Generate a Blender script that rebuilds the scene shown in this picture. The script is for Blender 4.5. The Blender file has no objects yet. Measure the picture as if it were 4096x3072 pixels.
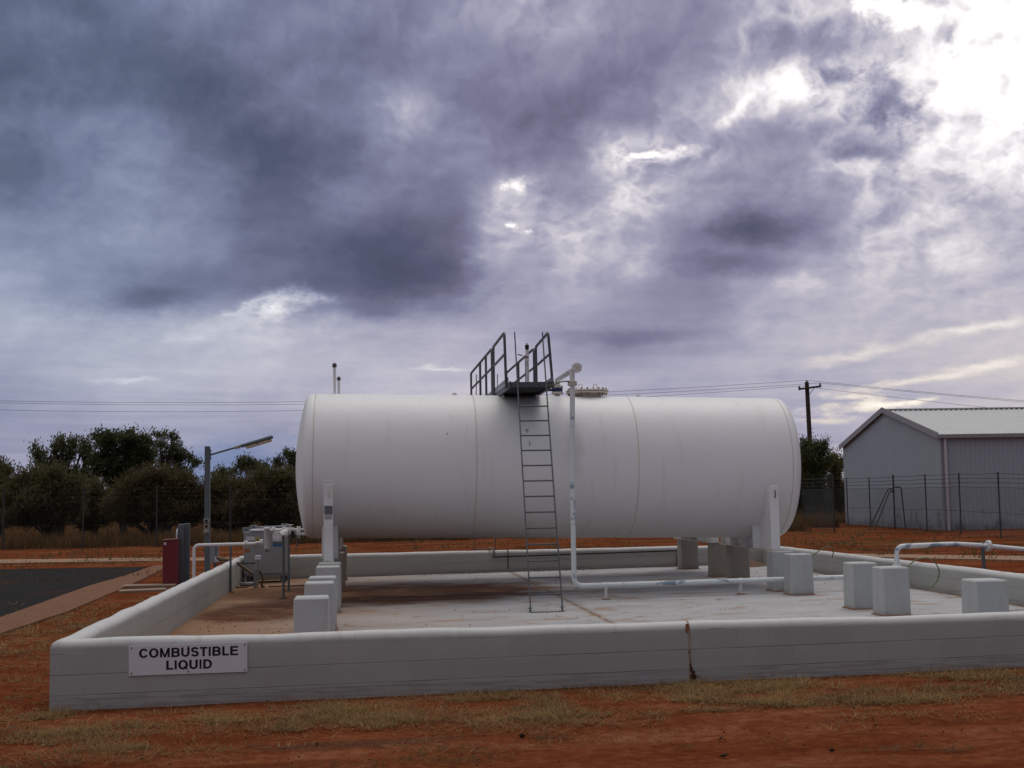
import bpy, bmesh, math, random
import numpy as np
from mathutils import Vector, Matrix
random.seed(7)
rng = np.random.default_rng(7)
sc = bpy.context.scene
COL = sc.collection

# ------------------------------------------------------------------ camera model
F = 5300.0; HZ = 1985.0; H = 2.0
ROLL = math.radians(-1.0); PITCH = math.atan((HZ - 1536) / F)
cp, sp, cr, sr = math.cos(PITCH), math.sin(PITCH), math.cos(ROLL), math.sin(ROLL)
TH = math.radians(6.4)
E1 = (math.cos(TH), math.sin(TH)); E2 = (-math.sin(TH), math.cos(TH))
O = (-4.5885, 13.1970)                       # front left corner of the walled compound

def ray(u, v):
    a = (u - 2048) / F; b = -(v - 1536) / F
    x = a * cr - b * sr; y = a * sr + b * cr
    return (x, cp - y * sp, sp + y * cp)
def at(u, v, Y):
    d = ray(u, v); k = Y / d[1]
    return Vector((d[0] * k, Y, H + d[2] * k))
def wld(s, t, z=0.0):
    return Vector((O[0] + s * E1[0] + t * E2[0], O[1] + s * E1[1] + t * E2[1], z))
def loc(p):
    dx, dy = p[0] - O[0], p[1] - O[1]
    return (dx * E1[0] + dy * E1[1], dx * E2[0] + dy * E2[1])
def smooth(a, b, x):
    k = min(1, max(0, (x - a) / (b - a)))
    return k * k * (3 - 2 * k)
def gz(x, y):                                # height of the natural ground
    s, t = loc((x, y))
    z = 0.0112 * min(16, max(-2, s)) * (1 - 0.6 * smooth(20, 50, y))
    return z + 0.24 * smooth(35, 52, y) - 0.012
def gzl(s, t):
    p = wld(s, t); return gz(p.x, p.y)
def ghit(u, v, dz=0.0):
    d = ray(u, v); z = 0.1
    for i in range(8):
        k = (z - H) / d[2]; z = gz(d[0] * k, d[1] * k) + dz
    k = (z - H) / d[2]
    return Vector((d[0] * k, d[1] * k, z))
def slabz(s): return 0.075 + 0.0085 * s
def at_t(u, v, t):
    d = ray(u, v)
    k = (t + O[0] * E2[0] + O[1] * E2[1]) / (d[0] * E2[0] + d[1] * E2[1])
    s, tt = loc((d[0] * k, d[1] * k))
    return Vector((s, t, H + d[2] * k))

# ------------------------------------------------------------------ node helpers
def lin(c):
    return tuple(((x / 255) / 12.92 if x / 255 <= .04045 else ((x / 255 + .055) / 1.055) ** 2.4) for x in c)
class NT:
    def __init__(s, tree):
        s.t = tree; s.n = tree.nodes; s.l = tree.links
    def new(s, typ, **kw):
        n = s.n.new(typ)
        for k, v in kw.items(): setattr(n, k, v)
        return n
    def put(s, sock, v):
        if hasattr(v, 'is_output'): s.l.new(v, sock)
        elif isinstance(v, (tuple, list)) and len(v) == 3 and sock.type == 'RGBA': sock.default_value = (*v, 1)
        else: sock.default_value = v
    def m(s, op, a, b=0.0, c=None, clamp=False):
        n = s.new('ShaderNodeMath', operation=op, use_clamp=clamp)
        s.put(n.inputs[0], a); s.put(n.inputs[1], b)
        if c is not None: s.put(n.inputs[2], c)
        return n.outputs[0]
    def vm(s, op, a, b=(0, 0, 0)):
        n = s.new('ShaderNodeVectorMath', operation=op)
        s.put(n.inputs[0], a)
        if op == 'SCALE': s.put(n.inputs['Scale'], b)
        else: s.put(n.inputs[1], b)
        return n.outputs[0]
    def mix(s, f, a, b, blend='MIX'):
        n = s.new('ShaderNodeMix', data_type='RGBA', blend_type=blend)
        s.put(n.inputs[0], f); s.put(n.inputs[6], a); s.put(n.inputs[7], b)
        return n.outputs[2]
    def noise(s, vec, scale, detail=4, rough=.55, dist=0.0):
        n = s.new('ShaderNodeTexNoise')
        if vec is not None: s.put(n.inputs['Vector'], vec)
        n.inputs['Scale'].default_value = scale; n.inputs['Detail'].default_value = detail
        n.inputs['Roughness'].default_value = rough; n.inputs['Distortion'].default_value = dist
        return n.outputs['Fac']
    def ramp(s, f, stops, interp='LINEAR'):
        n = s.new('ShaderNodeValToRGB'); r = n.color_ramp; r.interpolation = interp
        while len(r.elements) < len(stops): r.elements.new(0.5)
        for e, (p, c) in zip(r.elements, sorted(stops, key=lambda q: q[0])):
            e.position = p
            e.color = (*c, 1) if isinstance(c, (tuple, list)) else (c, c, c, 1)
        s.put(n.inputs[0], f)
        return n.outputs[0]
    def sstep(s, x, a, b):
        n = s.new('ShaderNodeMapRange', interpolation_type='SMOOTHSTEP', clamp=True)
        s.put(n.inputs[0], x); n.inputs[1].default_value = a; n.inputs[2].default_value = b
        return n.outputs[0]
    def sep(s, v):
        n = s.new('ShaderNodeSeparateXYZ'); s.put(n.inputs[0], v); return n.outputs
    def comb(s, x, y, z):
        n = s.new('ShaderNodeCombineXYZ')
        for i, q in enumerate((x, y, z)): s.put(n.inputs[i], q)
        return n.outputs[0]
    def mapv(s, v, scale=(1, 1, 1), rot=(0, 0, 0), off=(0, 0, 0)):
        n = s.new('ShaderNodeMapping'); s.put(n.inputs[0], v)
        n.inputs[1].default_value = off; n.inputs[2].default_value = rot; n.inputs[3].default_value = scale
        return n.outputs[0]
    def pos(s): return s.new('ShaderNodeNewGeometry').outputs['Position']
    def obj(s): return s.new('ShaderNodeTexCoord').outputs['Object']
    def bump(s, h, strength=.3, dist=.01):
        n = s.new('ShaderNodeBump'); s.put(n.inputs['Height'], h)
        n.inputs['Strength'].default_value = strength; n.inputs['Distance'].default_value = dist
        return n.outputs[0]

def newmat(name):
    m = bpy.data.materials.new(name); m.use_nodes = True
    t = NT(m.node_tree); b = t.n['Principled BSDF']
    return m, t, b
def simple(name, col, rough=.6, var=.12, scale=6., bump=.0, metal=0., dirt=None, dirtamt=.25, spec=.4):
    m, t, b = newmat(name)
    p = t.pos()
    n1 = t.noise(p, scale, 5); n2 = t.noise(p, scale * 7, 3)
    k = t.m('ADD', t.m('MULTIPLY', t.m('SUBTRACT', n1, .5), 2 * var), t.m('MULTIPLY', t.m('SUBTRACT', n2, .5), var))
    c = t.vm('SCALE', col, t.m('ADD', k, 1.0))
    if dirt:
        d = t.sstep(t.noise(p, scale * .8, 6, .65), .5, .72)
        c = t.mix(t.m('MULTIPLY', d, dirtamt), c, dirt)
    t.put(b.inputs['Base Color'], c)
    t.put(b.inputs['Roughness'], t.m('ADD', t.m('MULTIPLY', n1, .2), rough - .1))
    b.inputs['Metallic'].default_value = metal
    b.inputs['Specular IOR Level'].default_value = spec
    if bump: t.put(b.inputs['Normal'], t.bump(t.noise(p, scale * 10, 4), bump, .01))
    return m

# ------------------------------------------------------------------ materials
M = {}
def bundcoord(t):
    """position in the compound's own axes (s along the front, t to the back)"""
    v = t.vm('SUBTRACT', t.pos(), (O[0], O[1], 0))
    s = t.new('ShaderNodeVectorMath', operation='DOT_PRODUCT'); t.put(s.inputs[0], v); s.inputs[1].default_value = (E1[0], E1[1], 0)
    q = t.new('ShaderNodeVectorMath', operation='DOT_PRODUCT'); t.put(q.inputs[0], v); q.inputs[1].default_value = (E2[0], E2[1], 0)
    z = t.sep(v)[2]
    return s.outputs['Value'], q.outputs['Value'], z

def mk_wall(along_s):
    m, t, b = newmat('painted_block_wall')
    s, q, z = bundcoord(t); p = t.pos()
    a = s if along_s else q
    drop = t.m('MULTIPLY', s, .0101)
    wob = t.m('MULTIPLY', t.m('SUBTRACT', t.noise(p, 3., 3), .5), .012)
    zz = t.m('ADD', t.m('SUBTRACT', z, drop), wob)
    def line(z0, w):
        return t.m('SUBTRACT', 1.0, t.sstep(t.m('ABSOLUTE', t.m('SUBTRACT', zz, z0)), w * .35, w))
    brk = t.sstep(t.noise(t.comb(a, 0, z), 1.6, 3), .36, .58)
    l1 = t.m('MULTIPLY', line(.3195, .0066), t.m('ADD', t.m('MULTIPLY', brk, .7), .3))
    l2 = t.m('MULTIPLY', line(.121, .0066), t.m('ADD', t.m('MULTIPLY', brk, .75), .25))
    l3 = t.m('MULTIPLY', line(.52, .008), t.m('MULTIPLY', t.sstep(t.noise(t.comb(a, 3, z), 2.2, 4), .52, .66), .6))
    # upright joints, staggered by course, faint under the paint
    course = t.m('FLOOR', t.m('DIVIDE', t.m('ADD', zz, .0785), .2))
    au = t.m('ADD', a, t.m('MULTIPLY', t.m('MODULO', course, 2.), .2))
    ph = t.m('ABSOLUTE', t.m('SUBTRACT', t.m('FRACT', t.m('DIVIDE', t.m('ADD', au, 40.07), .4)), .5))
    v1 = t.m('MULTIPLY', t.m('SUBTRACT', 1.0, t.sstep(ph, .005, .016)), t.m('MULTIPLY', t.sstep(t.noise(p, 1.9, 2), .42, .62), .35))
    v1 = t.m('MULTIPLY', v1, t.m('SUBTRACT', 1., t.sstep(z, .55, .58)))
    # each block takes the paint a little differently
    cell = t.new('ShaderNodeTexWhiteNoise', noise_dimensions='2D')
    t.put(cell.inputs['Vector'], t.comb(t.m('FLOOR', t.m('DIVIDE', t.m('ADD', au, 40.27), .4)), course, 0))
    tone = t.m('ADD', .955, t.m('MULTIPLY', cell.outputs['Value'], .07))
    tone = t.m('ADD', tone, t.m('MULTIPLY', t.m('SUBTRACT', t.noise(p, 1.3, 5, .6), .5), .16))
    base = t.vm('SCALE', (.385, .386, .368), tone)
    # smooth hand trowelled cap, light falling on its top painted in as a paler tone
    capm = t.sstep(t.m('ADD', z, t.m('MULTIPLY', t.m('SUBTRACT', t.noise(p, 5, 4), .5), .03)), .575, .62)
    base = t.mix(capm, base, (.56, .556, .55))
    # scuffed, splashed base course
    low = t.m('SUBTRACT', zz, t.m('MULTIPLY', s, .0011))
    sc_ = t.m('MULTIPLY', t.m('SUBTRACT', 1., t.sstep(low, .09, .13)), t.sstep(t.noise(t.comb(t.m('MULTIPLY', a, .6), 0, t.m('MULTIPLY', z, 12)), 2.6, 6, .62), .44, .60))
    base = t.mix(t.m('MULTIPLY', sc_, .5), base, (.15, .152, .155))
    spl = t.m('MULTIPLY', t.m('SUBTRACT', 1., t.sstep(low, .0, .085)), t.sstep(t.noise(p, 5, 5, .6), .35, .75))
    base = t.mix(t.m('MULTIPLY', spl, .55), base, (.33, .19, .12))
    spk = t.m('MULTIPLY', t.m('SUBTRACT', 1., t.sstep(low, .05, .12)), t.sstep(t.noise(p, 42, 2), .68, .74))
    base = t.mix(t.m('MULTIPLY', spk, .85), base, (.07, .05, .045))
    ln = t.m('MAXIMUM', t.m('MAXIMUM', l1, l2), l3)
    base = t.mix(t.m('MULTIPLY', ln, .55), base, (.13, .12, .12))
    base = t.mix(v1, base, (.30, .29, .29))
    drip = t.m('MULTIPLY', t.sstep(t.noise(t.comb(t.m('MULTIPLY', a, 7), 1, t.m('MULTIPLY', z, .8)), 1.6, 5, .6), .52, .74), .32)
    base = t.mix(drip, base, (.36, .31, .28))
    t.put(b.inputs['Base Color'], base); b.inputs['Roughness'].default_value = .62
    h = t.m('SUBTRACT', t.m('ADD', t.m('MULTIPLY', t.noise(p, 60, 5, .6), .25), t.m('MULTIPLY', t.noise(p, 9, 3), .5)), t.m('ADD', t.m('MULTIPLY', ln, 1.4), v1))
    t.put(b.inputs['Normal'], t.bump(h, .55, .006))
    return m
M['wall_s'] = mk_wall(True); M['wall_t'] = mk_wall(False)

def mk_slab():
    m, t, b = newmat('painted_slab')
    s, q, z = bundcoord(t); p = t.pos()
    c0 = t.vm('SCALE', (.405, .402, .412), t.m('ADD', .66, t.m('MULTIPLY', t.noise(t.comb(t.m('MULTIPLY', s, .6), t.m('MULTIPLY', q, 1.3), 0), 1.1, 8, .66), .68)))
    st = t.comb(t.m('MULTIPLY', s, .55), q, 0)
    big = t.noise(t.comb(t.m('MULTIPLY', s, .45), t.m('MULTIPLY', q, .9), 0), .55, 5, .55)
    # red silt washed to the low left side
    fade = t.sstep(t.m('ADD', t.m('SUBTRACT', 5.4, s), t.m('MULTIPLY', t.m('SUBTRACT', big, .5), 5.)), -.6, 5.0)
    c1 = t.mix(t.m('MULTIPLY', fade, .90), c0, (.255, .130, .060))
    # puddle stains where water has dried; the wide one also paints in under-tank shade
    def blob(s0, t0, rs, rt, seed):
        a = t.m('DIVIDE', t.m('SUBTRACT', s, s0), rs); c = t.m('DIVIDE', t.m('SUBTRACT', q, t0), rt)
        r = t.m('SQRT', t.m('ADD', t.m('MULTIPLY', a, a), t.m('MULTIPLY', c, c)))
        n = t.noise(t.comb(s, q, seed), 1.1, 5, .55)
        r = t.m('ADD', r, t.m('MULTIPLY', t.m('SUBTRACT', n, .5), .9))
        return t.m('SUBTRACT', 1., t.sstep(r, .55, 1.02))
    st1 = t.m('MAXIMUM', blob(1.25, 9.9, 1.15, 2.8, 1.), blob(4.0, 13.2, 3.8, 3.4, 5.))
    st1 = t.m('MAXIMUM', st1, t.m('MULTIPLY', blob(1.2, 14.6, 1.3, 2.4, 9.), .8))
    streak = t.m('ADD', .70, t.m('MULTIPLY', t.noise(t.comb(t.m('MULTIPLY', s, .5), t.m('MULTIPLY', q, 2.6), 2), 1.2, 5, .6), .5))
    c2 = t.mix(t.m('MULTIPLY', st1, streak, None, True), c1, (.095, .035, .0135))
    # thin dry silt patches and crack lines
    pt = t.sstep(t.noise(t.comb(t.m('MULTIPLY', s, .8), t.m('MULTIPLY', q, 1.1), 7), 1.5, 7, .66, .6), .535, .64)
    c2 = t.mix(t.m('MULTIPLY', pt, .6), c2, (.29, .165, .085))
    ck = t.m('ABSOLUTE', t.m('SUBTRACT', t.noise(t.comb(t.m('MULTIPLY', s, .35), t.m('MULTIPLY', q, .75), 11), 1.0, 5, .5), .5))
    ckm = t.m('MULTIPLY', t.m('SUBTRACT', 1., t.sstep(ck, .0018, .006)), t.sstep(t.noise(t.comb(s, q, 4), .5, 2), .42, .6))
    c2 = t.mix(t.m('MULTIPLY', ckm, .8), c2, (.14, .065, .035))
    # rusty silt in the open joint that crosses the slab
    jw = t.m('ABSOLUTE', t.m('ADD', t.m('SUBTRACT', s, 6.66), t.m('MULTIPLY', t.m('SUBTRACT', t.noise(p, 4, 4), .5), .05)))
    c2 = t.mix(t.m('MULTIPLY', t.m('SUBTRACT', 1., t.sstep(jw, .02, .13)), t.m('ADD', .1, t.m('MULTIPLY', t.noise(p, 2., 4), .7))), c2, (.25, .155, .09))
    c2 = t.mix(t.m('MULTIPLY', t.m('SUBTRACT', 1., t.sstep(jw, .008, .02)), t.sstep(t.noise(p, 3.5, 4), .3, .6)), c2, (.12, .055, .03))
    # silt along the foot of the walls
    d1 = t.m('MINIMUM', t.m('SUBTRACT', s, .2), t.m('SUBTRACT', 13.1, s))
    d2 = t.m('MINIMUM', t.m('SUBTRACT', q, .25), t.m('SUBTRACT', 19.4, q))
    dd = t.m('ADD', t.m('MINIMUM', d1, d2), t.m('MULTIPLY', t.m('SUBTRACT', t.noise(p, 3, 5), .5), .16))
    c2 = t.mix(t.m('MULTIPLY', t.m('SUBTRACT', 1., t.sstep(dd, .0, .12)), .8), c2, (.23, .12, .06))
    t.put(b.inputs['Base Color'], c2)
    t.put(b.inputs['Roughness'], t.m('ADD', .62, t.m('MULTIPLY', t.noise(p, 2.2, 4), .3))); b.inputs['Specular IOR Level'].default_value = .08
    t.put(b.inputs['Normal'], t.bump(t.m('ADD', t.noise(p, 40, 4), t.m('MULTIPLY', t.noise(p, 1.5, 3), 2)), .25, .008))
    return m
M['slab'] = mk_slab()

def mk_ground():
    m, t, b = newmat('red_earth')
    p = t.pos(); s, q, z = bundcoord(t)
    n1 = t.noise(t.comb(t.m('MULTIPLY', s, .45), q, 0), .9, 7, .62)
    n2 = t.noise(p, 9, 6, .65); n3 = t.noise(p, 70, 3, .6)
    c = t.ramp(t.m('ADD', t.m('MULTIPLY', n1, .6), t.m('MULTIPLY', n2, .4)),
               [(.30, (.060, .0150, .0068)), (.42, (.118, .0300, .0125)), (.52, (.166, .048, .0205)), (.66, (.26, .104, .052))])
    # wheel worn streaks along the track
    w = t.sstep(t.noise(t.comb(t.m('MULTIPLY', s, .16), t.m('MULTIPLY', q, 2.3), 3), 1.6, 5, .6), .52, .72)
    c = t.mix(t.m('MULTIPLY', w, .5), c, (.085, .023, .010))
    # a dark oily patch and weathered grey litter
    g = t.sstep(t.noise(t.comb(t.m('MULTIPLY', s, .5), q, 8), 1.25, 6, .68), .60, .72)
    c = t.mix(t.m('MULTIPLY', g, .45), c, (.105, .064, .038))
    a = t.m('DIVIDE', t.m('SUBTRACT', s, 3.05), 1.15); e = t.m('DIVIDE', t.m('ADD', q, 2.55), .26)
    r = t.m('ADD', t.m('SQRT', t.m('ADD', t.m('MULTIPLY', a, a), t.m('MULTIPLY', e, e))), t.m('MULTIPLY', t.m('SUBTRACT', n1, .5), 1.2))
    c = t.mix(t.m('MULTIPLY', t.m('SUBTRACT', 1., t.sstep(r, .4, 1.0)), .55), c, (.062, .036, .029))
    c = t.mix(t.m('MULTIPLY', t.sstep(n3, .66, .74), .5), c, (.30, .17, .10))
    c = t.mix(t.m('MULTIPLY', t.sstep(t.noise(p, 33, 4, .7), .66, .72), .6), c, (.05, .02, .011))
    # dry grass cover seen from afar
    far = t.sstep(q, 21, 27)
    gr = t.sstep(t.noise(t.comb(t.m('MULTIPLY', s, .3), q, 12), .55, 7, .68), .5, .62)
    c = t.mix(t.m('MULTIPLY', t.m('MULTIPLY', gr, far), .5), c, (.135, .088, .038))
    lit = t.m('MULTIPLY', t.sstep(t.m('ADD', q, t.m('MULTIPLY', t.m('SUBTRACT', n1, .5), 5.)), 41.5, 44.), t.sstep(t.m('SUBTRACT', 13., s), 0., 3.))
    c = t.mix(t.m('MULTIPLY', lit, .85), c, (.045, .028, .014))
    t.put(b.inputs['Base Color'], c); b.inputs['Roughness'].default_value = 1.
    b.inputs['Specular IOR Level'].default_value = .0
    h = t.m('ADD', t.m('ADD', t.m('MULTIPLY', n2, 1.2), t.m('MULTIPLY', n3, .5)), t.m('MULTIPLY', t.noise(p, 2.2, 5), 3.))
    t.put(b.inputs['Normal'], t.bump(h, .7, .03))
    return m
M['ground'] = mk_ground()

def mk_tank():
    m, t, b = newmat('tank_white_paint')
    p = t.pos(); s, q, z = bundcoord(t)
    n = t.noise(p, .8, 5, .55)
    c = t.vm('SCALE', (.835, .835, .84), t.m('ADD', .96, t.m('MULTIPLY', n, .08)))
    # dust thrown up over the lower shell and run marks down the side
    du = t.m('MULTIPLY', t.sstep(t.m('ADD', t.m('SUBTRACT', 2.3, z), t.m('MULTIPLY', t.m('SUBTRACT', n, .5), 1.4)), -.1, 1.3), .32)
    du = t.m('MULTIPLY', du, t.m('ADD', .55, t.m('MULTIPLY', t.sstep(t.m('SUBTRACT', 7., s), -2., 6.), .6)))
    c = t.mix(du, c, (.42, .33, .25))
    run = t.sstep(t.noise(t.comb(t.m('MULTIPLY', s, 3.2), q, t.m('MULTIPLY', z, .28)), 1.5, 5, .6), .55, .8)
    c = t.mix(t.m('MULTIPLY', run, .3), c, (.55, .50, .44))
    a = t.m('DIVIDE', t.m('SUBTRACT', s, 7.0), .22); e = t.m('DIVIDE', t.m('SUBTRACT', z, 2.95), .75)
    r = t.m('ADD', t.m('SQRT', t.m('ADD', t.m('MULTIPLY', a, a), t.m('MULTIPLY', e, e))), t.m('MULTIPLY', t.m('SUBTRACT', t.noise(p, 5, 4), .5), .8))
    c = t.mix(t.m('MULTIPLY', t.m('SUBTRACT', 1., t.sstep(r, .2, 1.1)), .32), c, (.42, .38, .36))
    sm = t.m('MULTIPLY', t.sstep(t.noise(t.comb(t.m('MULTIPLY', s, 1.2), 5, t.m('MULTIPLY', z, 3.)), 1.2, 5, .6), .62, .78), t.sstep(z, 3.2, 3.5))
    c = t.mix(t.m('MULTIPLY', sm, .3), c, (.40, .40, .43))
    for (s0, z0, rs, rz) in ((6.13, 3.22, .035, .06), (6.16, 2.98, .025, .07), (4.62, 3.18, .02, .03)):
        a = t.m('DIVIDE', t.m('SUBTRACT', s, s0), rs); e = t.m('DIVIDE', t.m('SUBTRACT', z, z0), rz)
        r = t.m('ADD', t.m('SQRT', t.m('ADD', t.m('MULTIPLY', a, a), t.m('MULTIPLY', e, e))), t.m('MULTIPLY', t.m('SUBTRACT', t.noise(p, 30, 3), .5), 2.2))
        c = t.mix(t.m('MULTIPLY', t.m('MULTIPLY', t.m('SUBTRACT', 1., t.sstep(r, .5, .9)), t.m('LESS_THAN', q, 12.)), .55), c, (.13, .06, .03))
    t.put(b.inputs['Base Color'], c); b.inputs['Roughness'].default_value = .48
    b.inputs['Specular IOR Level'].default_value = .35
    t.put(b.inputs['Normal'], t.bump(t.noise(p, 1.3, 3), .28, .05))
    return m
M['tank'] = mk_tank()
def mk_pipe():
    m, t, b = newmat('worn_white_pipe')
    p = t.pos()
    n = t.noise(t.mapv(p, (.8, 2., 1.2)), 3.2, 5, .6)
    c = t.mix(t.sstep(n, .55, .62), (.72, .765, .77), (.24, .31, .40))
    c = t.mix(t.m('MULTIPLY', t.sstep(t.noise(p, 8, 5, .6), .55, .75), .25), c, (.45, .36, .28))
    t.put(b.inputs['Base Color'], c); b.inputs['Roughness'].default_value = .45
    return m
M['pipe'] = mk_pipe()
M['white'] = simple('white_enamel', (.76, .755, .76), .5, .05, 3, dirt=(.45, .35, .27), dirtamt=.22)
M['cream'] = simple('aged_cream_paint', (.66, .61, .53), .55, .1, 8, dirt=(.22, .12, .07), dirtamt=.5)
def mk_pier(c_, nm):
    m, t, b = newmat(nm); p = t.pos(); z = t.sep(p)[2]
    n = t.noise(p, 2.5, 5, .6)
    c = t.vm('SCALE', c_, t.m('ADD', .93, t.m('MULTIPLY', n, .16)))
    c = t.mix(t.m('MULTIPLY', t.sstep(t.noise(t.mapv(p, (5, 5, .8)), 1.5, 5, .6), .5, .75), .35), c, (.33, .28, .24))
    g = t.m('SUBTRACT', 1., t.sstep(t.m('ADD', z, t.m('MULTIPLY', t.m('SUBTRACT', t.noise(p, 6, 4), .5), .14)), .14, .26))
    c = t.mix(t.m('MULTIPLY', g, .5), c, (.26, .155, .09))
    pit = t.sstep(t.noise(p, 38, 1), .735, .76)
    c = t.mix(t.m('MULTIPLY', pit, .75), c, (.10, .09, .08))
    t.put(b.inputs['Base Color'], c); b.inputs['Roughness'].default_value = .7
    t.put(b.inputs['Normal'], t.bump(t.m('SUBTRACT', t.m('ADD', t.noise(p, 26, 4), t.m('MULTIPLY', t.noise(p, 5, 3), 2.)), t.m('MULTIPLY', pit, 2.)), .45, .008))
    return m
M['pier'] = mk_pier((.445, .462, .462), 'painted_pier'); M['piershadeddusty'] = mk_pier((.31, .275, .235), 'shaded_dusty_pier')  # second one: dust film, with shade under the tanks mixed into its brown
M['rust'] = simple('rusty_silt', (.30, .135, .06), .95, .35, 12, .5)
M['rustdark'] = simple('rust_dark', (.085, .035, .02), .9, .5, 20, .5)
M['galv'] = simple('dark_galvanised', (.105, .112, .125), .55, .18, 9, .1, .35, dirt=(.16, .10, .07), dirtamt=.3)
M['galvlight'] = simple('galvanised', (.24, .255, .265), .5, .14, 8, .1, .4)
M['steelgrey'] = simple('grey_steel_post', (.125, .145, .16), .55, .14, 5, .1, .2)
M['dark'] = simple('black_rubber', (.018, .018, .02), .6, .2, 10)
M['blue'] = simple('valve_blue', (.03, .04, .11), .5, .15, 10)
M['cabinet'] = simple('cabinet_grey', (.27, .28, .285), .5, .07, 3, dirt=(.22, .17, .14), dirtamt=.3)
M['lid'] = simple('cabinet_lid', (.58, .60, .64), .4, .06, 3)
M['red'] = simple('dark_red_paint', (.165, .020, .026), .55, .12, 5, dirt=(.10, .03, .02), dirtamt=.3)
M['redtop'] = simple('faded_red_paint', (.30, .16, .15), .6, .12, 5)
M['lens'] = simple('lamp_lens', (.60, .50, .33), .35, .1, 8)
M['sign'] = simple('sign_white', (.70, .70, .73), .4, .03, 3)
M['ink'] = simple('sign_black', (.008, .008, .009), .5, .1, 10)
M['yellow'] = simple('label_yellow', (.52, .38, .16), .6, .1, 10)
M['orange'] = simple('tag_orange', (.33, .13, .06), .6, .1, 10)
M['bluelabel'] = simple('label_blue', (.03, .12, .30), .5, .1, 10)
M['plate'] = simple('name_plate_metal', (.16, .165, .175), .4, .2, 30, 0, .5)
M['plategrey'] = simple('name_plate_label', (.36, .365, .375), .5, .1, 20)
M['socket'] = simple('socket_beige', (.36, .33, .27), .55, .1, 8)
M['hose'] = simple('dusty_hose', (.10, .052, .030), .8, .3, 8)
M['straw'] = simple('pale_cable', (.20, .15, .085), .8, .2, 8)
M['earth'] = simple('green_earth_cable', (.135, .15, .045), .6, .25, 14)
M['path'] = simple('path_concrete', (.29, .175, .108), .9, .14, 1.2, .4, dirt=(.24, .10, .05), dirtamt=.5)
M['kerb'] = simple('stained_kerb', (.165, .068, .029), .9, .22, 1.4, .4, dirt=(.13, .042, .018), dirtamt=.6)
M['pad'] = simple('pad_concrete', (.27, .19, .135), .9, .12, 3, .4, dirt=(.26, .12, .06), dirtamt=.4)
M['bark'] = simple('grey_bark', (.055, .045, .036), .9, .3, 5, .8)
M['palebark'] = simple('pale_bark', (.30, .25, .20), .85, .25, 4, .5)
M['pole'] = simple('weathered_pole', (.050, .034, .024), .9, .25, 6, .5)
M['fence'] = simple('fence_post', (.045, .043, .042), .7, .2, 6)
M['wire'] = simple('dark_wire', (.03, .03, .033), .6, .1, 6)
M['ins'] = simple('insulator_brown', (.10, .085, .075), .35, .1, 8)

def mk_asphalt():
    m, t, b = newmat('old_bitumen'); p = t.pos()
    n = t.noise(p, 16, 5, .8); n1 = t.noise(p, .5, 6, .6)
    c = t.vm('SCALE', (.031, .029, .028), t.m('MULTIPLY', t.sstep(n, .25, .8), 2.1))
    c = t.mix(t.m('MULTIPLY', t.sstep(n1, .54, .72), .5), c, (.075, .034, .019))
    t.put(b.inputs['Base Color'], c); b.inputs['Roughness'].default_value = 1.; b.inputs['Specular IOR Level'].default_value = .02
    t.put(b.inputs['Normal'], t.bump(n, .6, .01)); return m
M['asphalt'] = mk_asphalt()
def mk_shed(name, col, stain):
    m, t, b = newmat(name); p = t.pos(); z = t.sep(p)[2]
    n = t.noise(p, .7, 5, .6)
    c = t.vm('SCALE', col, t.m('ADD', .92, t.m('MULTIPLY', n, .16)))
    if stain:
        lo = t.m('SUBTRACT', 1., t.sstep(t.m('ADD', z, t.m('MULTIPLY', t.m('SUBTRACT', n, .5), .9)), .3, .75))
        c = t.mix(t.m('MULTIPLY', lo, .45), c, (.10, .075, .06))
        sp_ = t.m('MULTIPLY', t.sstep(t.noise(t.mapv(p, (1.4, 1.4, .9)), 1.1, 4, .6), .54, .66), t.m('SUBTRACT', 1., t.sstep(z, .9, 1.35)))
        c = t.mix(t.m('MULTIPLY', sp_, .5), c, (.045, .05, .055))
    t.put(b.inputs['Base Color'], c); b.inputs['Roughness'].default_value = .5
    b.inputs['Metallic'].default_value = .1
    return m
M['shedwall'] = mk_shed('shed_cladding', (.395, .44, .485), True)
M['shedroof'] = mk_shed('shed_roofing', (.47, .475, .475), False)
M['shedtrim'] = mk_shed('shed_flashing', (.32, .315, .33), False)
M['shedpipe'] = mk_shed('shed_downpipe', (.58, .56, .57), False)
def mk_link():
    m, t, b = newmat('chain_link_wire'); p = t.obj(); x, y, z = t.sep(p)
    def wv(k):
        a = t.m('ADD', x, t.m('MULTIPLY', z, k))
        f = t.m('ABSOLUTE', t.m('SUBTRACT', t.m('FRACT', t.m('DIVIDE', a, .078)), .5))
        return t.m('LESS_THAN', f, .036)
    a = t.m('MAXIMUM', wv(1.), wv(-1.))
    t.put(b.inputs['Base Color'], (.075, .08, .083)); b.inputs['Roughness'].default_value = .6
    t.put(b.inputs['Alpha'], a); return m
M['link'] = mk_link()
def mk_leaf(name, c0, c1, rough=.6):
    m, t, b = newmat(name)
    r = t.new('ShaderNodeNewGeometry').outputs['Random Per Island']
    n = t.noise(t.pos(), .9, 3)
    f = t.m('ADD', t.m('MULTIPLY', r, .6), t.m('MULTIPLY', t.m('SUBTRACT', n, .3), .9), clamp=True)
    c = t.mix(f, c0, c1)
    t.put(b.inputs['Base Color'], c); b.inputs['Roughness'].default_value = rough
    b.inputs['Specular IOR Level'].default_value = .2
    tr = t.new('ShaderNodeBsdfTranslucent'); t.put(tr.inputs[0], c)
    mx = t.new('ShaderNodeMixShader'); mx.inputs[0].default_value = .45
    out = t.n['Material Output']
    t.l.new(b.outputs[0], mx.inputs[1]); t.l.new(tr.outputs[0], mx.inputs[2]); t.l.new(mx.outputs[0], out.inputs[0])
    return m
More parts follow.
